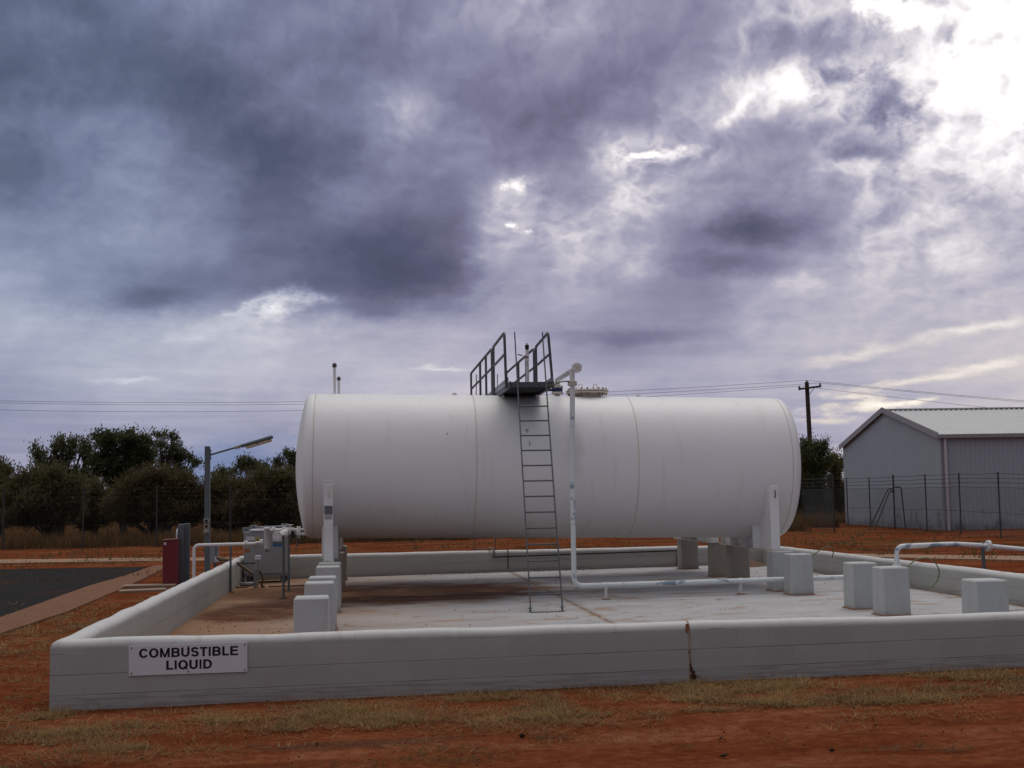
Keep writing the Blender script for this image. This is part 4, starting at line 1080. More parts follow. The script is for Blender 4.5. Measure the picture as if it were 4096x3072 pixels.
# ------------------------------------------------------------------ lamp post
lt = 16.0
b0 = at_t(828, 2285, lt); z1 = at_t(832, 1785, lt).z; lg0 = gzl(b0.x, lt)
lx = at_t(830, 1900, lt).x
lp_ = T('lamp_post', 'square grey lamp post with a long angled lamp head standing outside the left wall', 'lamp post', (lx, lt, lg0))
lp_.part('pole', MB().box((lx - .058, lt - .058, lg0 - .1), (lx + .058, lt + .058, z1), .008), 'steelgrey')
a = at_t(780 + 340 / 5.53, 1700 + 660 / 5.53, lt); b = at_t(780 + 890 / 5.53, 1700 + 500 / 5.53, lt); c = at_t(780 + 1020 / 5.53, 1700 + 462 / 5.53, lt)
lp_.part('mount_plate', MB().box((lx + .0585, lt - .04, a.z - .10), (lx + .07, lt + .04, a.z + .12)).cyl((lx + .06, lt, a.z + .09), (lx + .085, lt, a.z + .09), .012, None, 6).cyl((lx + .06, lt, a.z - .075), (lx + .085, lt, a.z - .075), .012, None, 6), 'galv')
am = lp_.part('arm', MB().tube([(lx + .06, lt, a.z), (b.x, lt, b.z), (c.x, lt, c.z)], [.021, .021, .021], 12), 'steelgrey')
lp_.part('collar', MB().cyl((b.x - .02, lt, b.z - .006), (c.x + .02, lt, c.z + .006), .033, None, 12).cyl((b.x + .05, lt, b.z), (b.x + .05, lt, b.z - .05), .008, None, 6).cyl((b.x + .1, lt, b.z), (b.x + .1, lt, b.z - .04), .008, None, 6), 'socket', am)
h0 = at_t(780 + 1030 / 5.53, 1700 + 478 / 5.53, lt); h1 = at_t(780 + 1710 / 5.53, 1700 + 275 / 5.53, lt)
d = (h1 - h0); L = d.length; d.normalize(); up = Vector((0, 1, 0)).cross(d) * -1
up = Vector((-d.z, 0, d.x))
lp_.part('housing', MB().obox(h0 + d * L / 2 + up * .012, (d, (0, 1, 0), up), (L / 2 + .02, .085, .036), .022), 'steelgrey')
lp_.part('lens', MB().obox(h0 + d * (L / 2 + .03) - up * .052, (d, (0, 1, 0), up), (L / 2 - .05, .072, .030), .022), 'lens')
lp_.part('clip', MB().obox(h0 + d * L * .5 - up * .03 + Vector((0, -.078, 0)), (d, (0, 1, 0), up), (.012, .006, .02)).obox(h0 + d * L * .88 - up * .025 + Vector((0, -.078, 0)), (d, (0, 1, 0), up), (.02, .006, .012)), 'galv')
for y_ in (124, 204, 272):
    c = Z2(764, y_, lt - .06)
    so = lp_.part('socket', MB().box((c.x - .062, lt - .105, c.z - .048), (c.x + .05, lt - .059, c.z + .048), .008), 'socket')
    lp_.part('cover', MB().cyl((c.x - .005, lt - .106, c.z), (c.x - .005, lt - .116, c.z), .034, None, 18), 'dark' if y_ < 250 else 'socket', so)

# red cabinet and the two grey posts beyond the wall
q = ghit(620 + 110 * .27125, 2050 + 1083 * .27125)
s0, t0 = loc(q); w = .36
rt_ = t0; gz0 = gzl(s0, t0)
ztl = Z2(130, 405, rt_).z; ztr = Z2(333, 378, rt_).z; s1 = Z2(325, 1000, rt_).x
rc = T('red_cabinet', 'tall dark red steel cabinet with a sloping top outside the left wall', 'cabinet', ((s0 + s1) / 2, t0, gz0))
rc.part('body', MB().prism([(s0, t0, gz0 - .02), (s1, t0, gz0 - .02), (s1, t0, ztr - .03), (s0, t0, ztl - .01)], 0, .34, (0, 1, 0)), 'red')
rc.part('roof', MB().prism([(s0 - .01, t0 - .015, ztl - .009), (s1 + .01, t0 - .015, ztr - .029), (s1 + .01, t0 - .015, ztr - .012), (s0 - .01, t0 - .015, ztl + .008)], 0, .37, (0, 1, 0)), 'redtop')
rc.part('label_plate', MB().box((s0 + .03, t0 - .005, ztl - .12), (s0 + .085, t0 - .001, ztl - .06)), 'lid')
for k, (xa, xb, yt) in enumerate(((338, 424, 172), (428, 512, 160))):
    pt_ = rt_ + .35 + .12 * k
    a = Z2(xa, yt, pt_); b = Z2(xb, yt, pt_); g0 = gzl(a.x, pt_)
    gp_ = T('steel_post', ('shorter grey steel post right beside the red cabinet, with a white disc on its edge', 'taller grey steel post at the right of the pair beside the red cabinet')[k], 'post', ((a.x + b.x) / 2, pt_, g0), 'pair of wide grey posts')
    gp_.part('body', MB().box((a.x, pt_, g0 - .1), (b.x, pt_ + .11, a.z), .012), 'steelgrey')
    gp_.part('edge_strip', MB().box((b.x - .002, pt_ - .004, g0), (b.x + .006, pt_ + .02, a.z - .02)), 'galvlight')
    if k == 0: gp_.part('disc', MB().lathe((a.x - .001, pt_ + .05, a.z - .28), (-1, 0, 0), [(.17, 0), (.18, .012), (.16, .03), (.02, .034)], 24), 'lid')
# ================================================================== SHED
G0 = .25
def corr(p0, d, up, L, hfun, pitch, depth, nrm, lo=0.0, duty=.55):
    """ribbed sheet: starts at p0, runs L along d; height given by hfun(x); ribs stand out along nrm"""
    mb = MB(); p0, d, up, nrm = Vector(p0), Vector(d), Vector(up), Vector(nrm); pr = []; x = 0
    while x < L:
        for f, o in ((0, 0), (duty * .75, 0), (duty, 1), (1 - .12, 1)):
            if x + f * pitch <= L: pr.append((x + f * pitch, o * depth))
        x += pitch
    pr.append((L, 0)); vs = []; fs = []
    for x, o in pr: vs += [p0 + d * x + up * lo + nrm * o, p0 + d * x + up * hfun(x) + nrm * o]
    for i in range(len(pr) - 1): fs.append((2 * i, 2 * i + 2, 2 * i + 3, 2 * i + 1))
    return mb.add(vs, fs)
C = Vector((17.72, 54.9, G0)); Lc = Vector((16.90, 67.9, G0)); gdir = (Lc - C).normalized(); GL = (Lc - C).length
edir = Vector((gdir.y, -gdir.x, 0)); SL = 22.0
ZE = 3.93; ZA = 5.38 - .0
shed = T('metal_shed', 'pale grey ribbed metal shed with a gabled roof behind the right hand fence', 'shed', C, None, 'W')
rise = ZA - ZE
gh = lambda x: ZE + rise * (1 - abs(x - GL / 2) / (GL / 2))
UP = Vector((0, 0, 1))
shed.part('gable_wall', corr(C, gdir, UP, GL, gh, .2, .03, -edir), 'shedwall')
shed.part('side_wall', corr(C, edir, UP, SL, lambda x: ZE, .2, .03, -gdir), 'shedwall')
shed.part('gable_wall', corr(C + edir * SL, gdir, UP, GL, gh, .2, .03, edir), 'shedwall')
shed.part('side_wall', corr(Lc, edir, UP, SL, lambda x: ZE, .2, .03, gdir), 'shedwall')
ov = .16
sl1 = (gdir * (GL / 2 + .12) + UP * (rise * (1 + .24 / GL))); n1 = edir.cross(sl1).normalized()
if n1.z < 0: n1 = -n1
st = C - gdir * .12 - edir * ov + UP * (ZE + .03 - .027)
shed.part('roof', corr(st, edir, sl1.normalized(), SL + 2 * ov, lambda x: sl1.length, .24, .02, n1, 0, .5), 'shedroof')
sl2 = (-gdir * (GL / 2 + .12) + UP * (rise * (1 + .24 / GL))); n2 = edir.cross(sl2).normalized()
if n2.z < 0: n2 = -n2
st2 = Lc + gdir * .12 - edir * ov + UP * (ZE + .03 - .027)
shed.part('roof', corr(st2, edir, sl2.normalized(), SL + 2 * ov, lambda x: sl2.length, .24, .02, n2, 0, .5), 'shedroof')
apex = C + gdir * GL / 2 + UP * (ZA + .06)
shed.part('ridge_cap', MB().obox(apex + edir * (SL / 2) + UP * .02, (edir, gdir, UP), (SL / 2 + ov + .02, .16, .03), .012), 'shedroof')
for a, b in ((C - gdir * .14 + UP * (ZE + .01), apex), (Lc + gdir * .14 + UP * (ZE + .01), apex)):
    q = (b - a); w = edir.cross(q).normalized()
    shed.part('barge_board', MB().obox((a + b) / 2 - edir * (ov + .015), (q, edir, w), (q.length / 2 + .02, .012, .13), .003), 'shedtrim')
shed.part('gutter', MB().obox(C - gdir * .17 + edir * SL / 2 + UP * (ZE - .02), (edir, gdir, UP), (SL / 2 + ov, .06, .085), .01), 'shedtrim')
shed.part('downpipe', MB().obox(C - gdir * .10 + edir * .13 + UP * (ZE / 2 - .05), (edir, gdir, UP), (.05, .045, ZE / 2 - .05), .01).obox(C - gdir * .10 + edir * .13 + UP * 1.05, (edir, gdir, UP), (.06, .053, .02)), 'shedpipe')
shed.part('corner_trim', MB().obox(C - gdir * .04 - edir * .04 + UP * (ZE / 2), (edir, gdir, UP), (.035, .035, ZE / 2), .004), 'shedtrim')
shed.part('footing', MB().obox(C + edir * SL / 2 + gdir * GL / 2, (edir, gdir, UP), (SL / 2 - .05, GL / 2 - .05, .06)), 'pad')

# ================================================================== FENCES
def uvmat(wd_):
    m, t, b = newmat('chain_link_mesh')
    uv = t.new('ShaderNodeTexCoord').outputs['UV']; x, y, z = t.sep(uv)
    def wv(k):
        f = t.m('ABSOLUTE', t.m('SUBTRACT', t.m('FRACT', t.m('DIVIDE', t.m('ADD', x, t.m('MULTIPLY', y, k)), .09)), .5))
        return t.m('LESS_THAN', f, wd_)
    t.put(b.inputs['Base Color'], (.07, .078, .08)); b.inputs['Roughness'].default_value = .6
    t.put(b.inputs['Alpha'], t.m('MAXIMUM', wv(1.), wv(-1.)))
    return m
M['linkuv'] = uvmat(.052); M['linkthin'] = uvmat(.012)
def fence(name, label, pts, h, hm, corner=None, rad=.034, barb=True, wr=.0075):
    base = Vector(pts[0]); th = T(name, label, 'fence', base, 'wire mesh fences', 'W')
    for i, p in enumerate(pts):
        p = Vector(p); k = 1.35 if i == corner else 1
        th.part('post', MB().cyl(p - UP * .1, p + UP * (h * (1.0 if i != corner else 1.02)), rad * k, None, 10), 'fence')
    me = bpy.data.meshes.new('mesh_panel'); V = []; Fc = []; U = []; a = 0
    for i in range(len(pts) - 1):
        p, q = Vector(pts[i]), Vector(pts[i + 1]); L = (q - p).length; n = len(V); off = Vector(((q - p).y, -(q - p).x, 0)).normalized() * .04
        V += [p + off + UP * .03 - base, q + off + UP * .03 - base, q + off + UP * hm - base, p + off + UP * hm - base]; Fc.append((n, n + 1, n + 2, n + 3))
        U += [(a, 0), (a + L, 0), (a + L, hm), (a, hm)]; a += L
    me.from_pydata([v[:] for v in V], [], Fc); uvl = me.uv_layers.new(name='UVMap')
    for k, u in enumerate(U): uvl.data[k].uv = u
    me.materials.append(M['linkuv' if wr > .006 else 'linkthin']); o = bpy.data.objects.new('mesh_panel', me); COL.objects.link(o); o.parent = th.o
    for z in ([hm, hm * .5, .06] + ([h - .04, h - .20, h - .36] if barb else [])):
        mb = MB()
        for i in range(len(pts) - 1):
            p, q = Vector(pts[i]) + UP * z, Vector(pts[i + 1]) + UP * z
            mid = (p + q) / 2 - UP * (.02 + .02 * random.random())
            mb.tube([p, mid, q], wr, 5)
            if z > h * .8 and wr > .006:
                for k in range(int((q - p).length / .16)):
                    c = p + (q - p) * ((k + .5) / int((q - p).length / .16)); c -= UP * .02
                    mb.obox(c, ((0, 0, 1), (.7, .7, .3), (.7, -.7, 0)), (.015, .010, .003))
        th.part('wire', mb, 'wire')
    return th
def g3(x, y): return Vector((x, y, gz(x, y)))
bx = [-24.0, -20.36, -17.25, -14.36, -11.45, -8.6] + [-5.6 + 3.15 * i for i in range(7)]
pA = [g3(x, 53.0 + 2.4 * (x + 21) / 34.3) for x in bx]
fence('mesh_fence', 'long wire mesh fence with slender posts along the dark scrub at the back left', pA, 2.42, 1.85, wr=.0045)
pB = [g3(13.3, 55.4), g3(13.85, 63.9), g3(14.8, 63.4), g3(15.75, 62.9), g3(16.68, 62.4), g3(16.50, 57.8), g3(16.62, 53.7), g3(16.75, 50.0), g3(17.02, 46.7), g3(17.3, 43.4), g3(17.6, 40)]
fb = fence('mesh_fence', 'mesh and barbed wire fence before the grey shed, with a braced corner post', pB, 2.3, 1.78, 5, .027)
cpt = pB[5]
for (u, Y, z) in ((3472, 57.0, 1.72), (3494, 56.6, 1.62), (3622, 57.6, 1.80)):
    f_ = at(u, 2100, Y); f_.z = gz(f_.x, f_.y) - .05
    a = cpt + UP * z; d = Vector((f_.x - a.x, f_.y - a.y, 0)); d.normalize()
    fb.part('brace', MB().tube(fillet([a, a + d * .32 + UP * .02, f_], .12), .028, 8), 'fence')

# ================================================================== POWER LINE
PY = 85.0
tp = at(3227, 1528, PY); bs = at(3256, 2075, PY); bs.z = gz(bs.x, bs.y) - .3
pl = T('power_pole', 'tall dark timber power pole with a short crossarm between the tank and the shed', 'power pole', (bs.x, bs.y, gz(bs.x, bs.y)), None, 'W')
pl.part('pole', MB().tube([bs, bs.lerp(tp, .5), tp], [.175, .155, .13], 12), 'pole')
ca, cb_ = at(3195, 1557, PY - .25), at(3284, 1545, PY - .15)
pl.part('crossarm', MB().obox((ca + cb_) / 2, (cb_ - ca, (0, 1, 0), UP), ((cb_ - ca).length / 2, .05, .06), .008), 'pole')
for u in (3217, 3256):
    a = at(u, 1553, PY - .2); b = at(3236, 1580, PY - .1); pl.part('strut', MB().tube([a, b], .018, 6), 'wire')
insul = {}
for i, (u, v) in enumerate(((3227, 1521), (3280, 1532), (3197, 1544))):
    q = at(u, v, PY - .2); insul[i] = q
    pl.part('insulator', MB().lathe(q - UP * .30, UP, [(.02, 0), (.02, .07), (.085, .08), (.085, .12), (.04, .13), (.04, .16), (.085, .17), (.085, .21), (.04, .22), (.04, .25), (.06, .26), (.05, .30)], 12), 'ins')
st_ = MB()
for i in range(9):
    k = .28 + i * .055; c = tp.lerp(bs, k); sgn = 1 if i % 2 else -1
    st_.cyl(c, c + Vector((sgn * .26, 0, .02)), .012, None, 6)
pl.part('climbing_step', st_, 'wire')
WL = (((3227, 1521), (2850, 1545), (1182, 1607), (0, 1603)), ((3280, 1532), (2850, 1559), (1182, 1617.5), (0, 1611)), ((3197, 1544), (2850, 1570), (1182, 1642.5), (0, 1640)))
WR = (((3227, 1521), (3750, 1573), (4096, 1603)), ((3280, 1532), (3750, 1577.5), (4096, 1608)), ((3197, 1544), (3284, 1553), (3750, 1609.5), (3961, 1631)))
for i in range(3):
    pts = []
    cl = np.polyfit([p[0] for p in WL[i]], [p[1] for p in WL[i]], 2 if i < 3 else 3)
    cl = np.polyfit([p[0] for p in WL[i]], [p[1] for p in WL[i]], 3)
    for u in np.linspace(-500, WL[i][0][0], 40): pts.append(at(u, float(np.polyval(cl, u)), PY - .2))
    cr_ = np.polyfit([p[0] for p in WR[i]], [p[1] for p in WR[i]], 2)
    for u in np.linspace(WR[i][0][0] + 30, 4700, 26): pts.append(at(u, float(np.polyval(cr_, u)), PY - .2))
    mb = MB().tube(pts, .010, 5); o = mesh_obj('power_line', mb, M['wire'], tp); o.location = tp
    tag(o, ('topmost power line, on the pin at the very top of the pole', 'power line on the right hand insulator of the crossarm', 'lowest power line, on the left hand insulator of the crossarm')[i], 'power line', 'overhead power lines')
# ================================================================== TREES
def leafcloud(lobes, n, ln, wd, up, clump, sig, shell=.5):
    """lobes: (centre, radii); n leaves in clumps spread through the lobes"""
    vol = np.array([r[0] * r[1] * r[2] for _, r in lobes]) ** .75; vol /= vol.sum()
    out = []
    for (c, r), f in zip(lobes, vol):
        nc = max(3, int(n * f / clump))
        d = rng.normal(size=(nc, 3)); d /= np.linalg.norm(d, axis=1)[:, None]
        rad = (shell ** 3 + (1 - shell ** 3) * rng.random(nc)) ** (1 / 3) * (1 + .04 * np.clip(rng.normal(size=nc), -1.5, 1.2))
        cc = np.array(c) + d * rad[:, None] * np.array(r)
        k = rng.poisson(clump, nc) + 2
        idx = np.repeat(np.arange(nc), k)
        sg = sig * (.6 + .8 * rng.random(nc))
        dirs = d + np.array([0, 0, up]) ; dirs /= np.linalg.norm(dirs, axis=1)[:, None]
        along = np.clip(rng.normal(size=(len(idx), 1)), -1.5, 1.5) * sg[idx][:, None] * 1.6
        p = cc[idx] + dirs[idx] * along + np.clip(rng.normal(size=(len(idx), 3)), -1.5, 1.5) * sg[idx][:, None] * .7
        a = rng.normal(size=(len(idx), 3)) * .75 + dirs[idx] * abs(up) * np.sign(up) if False else rng.normal(size=(len(idx), 3)) * .7 + np.array([0, 0, up]) + dirs[idx] * .6
        out.append((p, a))
    P = np.concatenate([o[0] for o in out]); A_ = np.concatenate([o[1] for o in out])
    keep = P[:, 2] > gz(0, 60) + .1; P, A_ = P[keep], A_[keep]
    A_ /= np.linalg.norm(A_, axis=1)[:, None]
    B_ = np.cross(A_, rng.normal(size=A_.shape)); B_ /= np.linalg.norm(B_, axis=1)[:, None]
    L = ln * (.6 + .8 * rng.random(len(P)))[:, None] / 2; W = wd * (.6 + .8 * rng.random(len(P)))[:, None] / 2
    V = np.stack([P - A_ * L, P + B_ * W, P + A_ * L, P - B_ * W], 1).reshape(-1, 3)
    Fq = np.arange(len(V)).reshape(-1, 4)
    return V, Fq
def tree(name, label, cat, base, lobes_px, Y, mat, n, ln=.16, wd=.05, up=.5, clump=16, sig=.14, shell=.45, bark='bark', tr=.09, group='scrub trees beyond the fence', nst=3, depth=.8):
    bx_, by_ = base; b = Vector((bx_, by_, gz(bx_, by_)))
    th = T(name, label, cat, b, group, 'W'); lobes = []
    if cat == 'bush':
        us = [l[0] for l in lobes_px]; lobes_px = lobes_px + [(min(us) + (max(us) - min(us)) * f, 2078, 46, 30) for f in (.15, .5, .85)]
    for (u, v, ru, rv) in lobes_px:
        yy = by_ + rng.uniform(-.5, .5) * depth
        c = at(u, v, yy); rx, rz = ru * yy / F, rv * yy / F
        lobes.append((c, (rx, max(rx, rz) * depth, rz)))
    mb = MB()
    for i in range(nst):                                # several stems from the base, as these trees grow
        q0 = b + Vector((rng.uniform(-.12, .12) * nst, rng.uniform(-.2, .2), -.1))
        mine = [l for k, l in enumerate(lobes) if k % nst == i] or [lobes[i % len(lobes)]]
        for c, r in mine:
            fork = q0.lerp(Vector(c), .35) + Vector((rng.uniform(-.2, .2), 0, .1))
            fork.x = q0.x + (fork.x - q0.x) * .5
            endp = Vector(c) + Vector((0, 0, r[2] * .2))
            mb.tube([q0, q0.lerp(fork, .5) + Vector((rng.uniform(-.06, .06), 0, 0)), fork, fork.lerp(endp, .5) + Vector((rng.uniform(-.1, .1), 0, 0)), endp], [tr, tr * .85, tr * .7, tr * .45, tr * .22], 7)
            for k in range(5):
                d = Vector(rng.normal(size=3)); d.z = abs(d.z) * .8; d.normalize()
                tip = Vector(c) + Vector((d.x * r[0] * .85, d.y * r[1] * .85, d.z * r[2] * .85))
                o_ = fork.lerp(endp, .3 + .12 * k)
                mb.tube([o_, o_.lerp(tip, .5) + Vector((0, 0, .08)), tip], [tr * .35, tr * .22, tr * .08], 5)
    th.part('trunk', mb, bark)
    n = int(n * (2.0 if cat == 'bush' else (1.15 if 'acacia' in name else .8))); wd *= 1.1; ln *= .9
    sub_ = []
    for c, r in lobes:                                  # break each mass into ragged smaller boughs
        sub_.append((np.array(c), tuple(q * .74 for q in r)))
        for k in range(4):
            d = rng.normal(size=3); d[2] += .25; d /= np.linalg.norm(d)
            k_ = rng.uniform(.30, .52)
            sub_.append((np.array(c) + d * np.array(r) * rng.uniform(.55, .95), tuple(q * k_ * rng.uniform(.8, 1.25) for q in r)))
    V, Fq = leafcloud(sub_, n, ln, wd, up, clump, sig, shell)
    np_obj('crown', V - np.array(b), Fq, M[mat], th.o)
    return th
def bxy(u, Y): p = at(u, 2090, Y); return (p.x, p.y)
# tall ones at the back, left to right
tree('wattle_tree', 'feathery upright grey green tree at left with its crown in separate sprays', 'tree', bxy(235, 67),
     [(150, 1803, 26, 34), (172, 1838, 34, 36), (222, 1790, 22, 44), (258, 1775, 26, 34), (287, 1782, 22, 40), (250, 1830, 46, 45), (335, 1790, 20, 40), (352, 1830, 28, 40), (230, 1895, 90, 50), (330, 1900, 60, 60), (200, 1960, 90, 60)], 67, 'leafgum', 15000, .19, .05, 1.3, 18, .13, .2)
tree('acacia_tree', 'tall dense dark tree with a broad rounded crown, highest of the left hand scrub', 'tree', bxy(495, 66),
     [(398, 1752, 26, 32), (440, 1748, 40, 30), (500, 1758, 50, 36), (545, 1752, 36, 30), (585, 1778, 34, 34), (425, 1800, 55, 46), (510, 1812, 66, 44), (590, 1815, 45, 40), (470, 1862, 85, 40), (570, 1860, 60, 36), (400, 1850, 44, 46), (480, 1925, 90, 46)], 66, 'leafdark', 19000, .17, .055, .2, 18, .13, .35)
tree('gum_tree', 'loose leafy tree with wiry branches standing right of the tall dark tree', 'tree', bxy(650, 68),
     [(645, 1740, 26, 24), (690, 1752, 26, 24), (640, 1785, 40, 30), (695, 1795, 38, 28), (730, 1815, 32, 22), (765, 1835, 26, 22), (782, 1852, 18, 18), (660, 1830, 50, 30), (720, 1850, 40, 30), (690, 1895, 60, 40)], 68, 'leafgum', 6000, .17, .05, -.3, 20, .12, .45, 'bark', .075)
tree('gum_tree', 'small pale trunked gum tree just right of the lamp post', 'tree', bxy(985, 70),
     [(960, 1850, 26, 20), (1000, 1846, 28, 20), (990, 1872, 36, 20), (935, 1890, 22, 14), (1022, 1868, 22, 22), (1050, 1880, 22, 16), (1062, 1868, 12, 12)], 70, 'leafgum', 3200, .17, .05, -.6, 18, .11, .4, 'palebark', .06)
tree('gum_tree', 'wispy gum tree with drooping leaves close beside the left end of the tank', 'tree', bxy(1150, 69),
     [(1150, 1822, 24, 18), (1172, 1828, 26, 22), (1108, 1846, 16, 16), (1122, 1868, 14, 22), (1178, 1862, 22, 26), (1160, 1885, 26, 18), (1200, 1830, 24, 30)], 69, 'leafdark', 3000, .17, .055, -.8, 18, .11, .4, 'palebark', .06)
tree('wattle_tree', 'low greyish bush top between the lamp post and the pale gum', 'tree', bxy(885, 66),
     [(890, 1890, 22, 18), (870, 1915, 30, 24), (905, 1920, 30, 26), (850, 1930, 20, 30), (925, 1945, 50, 36)], 66, 'leafgum', 3800, .17, .05, .8, 16, .12, .4, 'bark', .06)
# rounded bushes in front
tree('scrub_bush', 'wide rounded brownish bush in front of the tall trees, left of the lamp post', 'bush', bxy(620, 60),
     [(600, 1930, 110, 66), (700, 1925, 95, 62), (520, 1985, 90, 70), (640, 1995, 130, 75), (760, 1985, 70, 66), (470, 2040, 70, 46), (600, 2055, 110, 42), (740, 2050, 95, 46), (805, 2010, 44, 56)], 60, 'leafbrown', 24000, .16, .045, .5, 18, .14, .5)
tree('scrub_bush', 'broad dark bush behind the second fence post at far left', 'bush', bxy(165, 60),
     [(110, 1930, 70, 60), (210, 1940, 80, 60), (60, 1990, 80, 66), (170, 2000, 100, 66), (280, 1985, 60, 66), (120, 2050, 110, 40), (250, 2050, 80, 40)], 60, 'leafolive', 19000, .16, .045, .5, 18, .14, .5)
tree('scrub_bush', 'bush cut off by the left edge of the picture', 'bush', bxy(-20, 62),
     [(-20, 1888, 72, 52), (20, 1925, 40, 50), (-70, 1950, 90, 66), (0, 1990, 70, 60), (-60, 2045, 90, 46)], 62, 'leafolive', 12000, .16, .045, .5, 18, .14, .5)
tree('scrub_bush', 'dark bush in the gap between the two widest bushes', 'bush', bxy(375, 63),
     [(370, 1965, 60, 60), (330, 2020, 50, 50), (415, 2015, 60, 56), (370, 2060, 66, 36)], 63, 'leafolive', 9500, .16, .045, .5, 18, .14, .5)
tree('scrub_bush', 'dark bush directly right of the lamp post', 'bush', bxy(920, 61),
     [(890, 1960, 66, 46), (960, 1965, 66, 46), (850, 2010, 56, 56), (930, 2020, 90, 56), (1000, 2000, 56, 60), (900, 2060, 90, 36)], 61, 'leafbrown', 15000, .16, .045, .5, 18, .14, .5)
tree('scrub_bush', 'tall dark bush against the left end of the tank', 'bush', bxy(1095, 62),
     [(1070, 1925, 66, 46), (1140, 1922, 66, 46), (1050, 1980, 76, 60), (1150, 1985, 80, 62), (1090, 2045, 96, 46), (1195, 2030, 60, 50)], 62, 'leafolive', 16000, .16, .045, .5, 18, .14, .5)
tree('scrub_bush', 'dark upright bush seen between the right end of the tank and the power pole', 'bush', bxy(3235, 76),
     [(3212, 1790, 22, 30), (3250, 1800, 24, 34), (3290, 1800, 20, 36), (3230, 1850, 46, 50), (3285, 1865, 36, 54), (3200, 1900, 50, 60), (3262, 1940, 66, 60), (3180, 1990, 60, 50), (3250, 2010, 70, 44)], 76, 'leafdark', 14000, .19, .055, .9, 18, .15, .35)
tree('scrub_bush', 'smaller dark bush tucked against the left corner of the shed', 'bush', bxy(3345, 77),
     [(3330, 1845, 22, 36), (3358, 1850, 18, 34), (3340, 1905, 34, 50), (3352, 1965, 40, 50), (3330, 2020, 44, 40)], 77, 'leafolive', 7000, .19, .055, .8, 18, .15, .35)
# distant belt of scrub: one mass
lob = []
for i in range(220):
    x = -190 + 380 * (i + rng.random()) / 220; y = 112 + 40 * rng.random(); h = 1.0 + 1.1 * rng.random() ** 2
    lob.append((np.array((x, y, gz(x, y) + h * .75)), (2.4 + rng.random(), 1.8, h)))
V, Fq = leafcloud(lob, 110000, .42, .20, .4, 16, .30, .3)
stuff(np_obj('distant_scrub', V, Fq, M['leafolive']))

# ================================================================== GRASS
def blades(P, L, Wd, lean, az, curl):
    n = len(P)
    d = np.stack([np.cos(az), np.sin(az), np.zeros(n)], 1); sd = np.stack([-np.sin(az), np.cos(az), np.zeros(n)], 1)
    up = np.array([0, 0, 1.0])
    a1 = lean; a2 = lean + curl
    p1 = P + (d * np.sin(a1)[:, None] + up * np.cos(a1)[:, None]) * (L * .5)[:, None]
    p2 = p1 + (d * np.sin(a2)[:, None] + up * np.cos(a2)[:, None]) * (L * .5)[:, None]
    w = Wd[:, None] / 2
    V = np.stack([P - sd * w, P + sd * w, p1 + sd * w * .8, p1 - sd * w * .8, p2 + sd * w * .15, p2 - sd * w * .15], 1).reshape(-1, 3)
    i = np.arange(n)[:, None] * 6
    Fq = np.concatenate([i + np.array([0, 1, 2, 3]), i + np.array([3, 2, 4, 5])], 0)
    return V, Fq
gzv = lambda X, Yy: np.array([gz(x, y) for x, y in zip(X, Yy)])
def dens(s, t):
    n = mnoise.noise(Vector((s * .8, t * 1.5, 2.))) * .6 + mnoise.noise(Vector((s * 2.0, t * 3.2, 5.))) * .55
    if t < 0 and s > -.5:
        lim = -2.05 - .55 * smooth(3.0, -.5, s) - .9 * smooth(1.8, -.8, s)
        band = smooth(lim - .35, lim + .5, t) * smooth(-.10, -.30, t)
        return (.20 + 2.5 * n) * band + .22 * n * smooth(-3.4, -1.5, t)
    if s <= -.5 and t < 0: return (.60 + n) * smooth(-3.3, -2.6, t) * (.55 + .45 * smooth(-1.0, -2.2, t))
    if s <= 0:                                          # strip between kerb and wall
        k = smooth(-3.9, -2.4, s) * smooth(-.5, -2.0, s)
        return (.44 + .9 * k) * (1 - .5 * smooth(9, 16, t)) - .18 + n * .8
    return -1
tus = []; 
for i in range(26000):
    s = rng.uniform(-4.6, 12.5); t = rng.uniform(-3.6, 16) if s < 0 else rng.uniform(-3.6, -.05)
    if s < 0 and rng.random() < .35 * smooth(0, 16, t): continue
    if rng.random() < dens(s, t) * .55: tus.append((s, t))
def tuft_mass(tl, nb, Lr, rr, mat, name, flat=.35, wd=.0045):
    P = []; az = []; ln = []; le = []
    for s, t in tl:
        far = 1 + .09 * max(0, t)
        k = max(4, int(rng.poisson(nb) / far)); r = rr * (.4 + 1.2 * rng.random()); c = wld(s, t)
        big = .35 + 1.5 * rng.random() ** 2.2
        a = rng.uniform(0, 2 * math.pi, k); q = np.sqrt(rng.random(k)) * r
        x = c.x + np.cos(a) * q; y = c.y + np.sin(a) * q * .7
        P.append(np.stack([x, y, gzv(x, y) - .006], 1)); az.append(a + rng.normal(size=k) * .8)
        ln.append(Lr * big * (.5 + .9 * rng.random(k)))
        f = rng.random(k) < flat
        le.append(np.where(f, rng.uniform(1.15, 1.5, k), .25 + .75 * q / r + .2 * rng.normal(size=k)))
    P = np.concatenate(P); az = np.concatenate(az); ln = np.concatenate(ln); le = np.concatenate(le)
    dist = np.sqrt(P[:, 0] ** 2 + P[:, 1] ** 2)
    V, Fq = blades(P, ln, wd * (.7 + .6 * rng.random(len(P))) * np.maximum(1, dist / 11), np.clip(le, 0, 1.5), az, rng.uniform(0, .7, len(P)) * (le < 1.1))
    return stuff(np_obj(name, V, Fq, M[mat]))
sel = np.array([mnoise.noise(Vector((s * .6, t * .8, 11.))) + .35 * rng.normal() for s, t in tus])
dry = [q for q, k in zip(tus, sel) if k < .75]; grn = [q for q, k in zip(tus, sel) if k >= .75]
tuft_mass(dry, 26, .078, .12, 'grass', 'dry_grass', .62)
fl_ = []
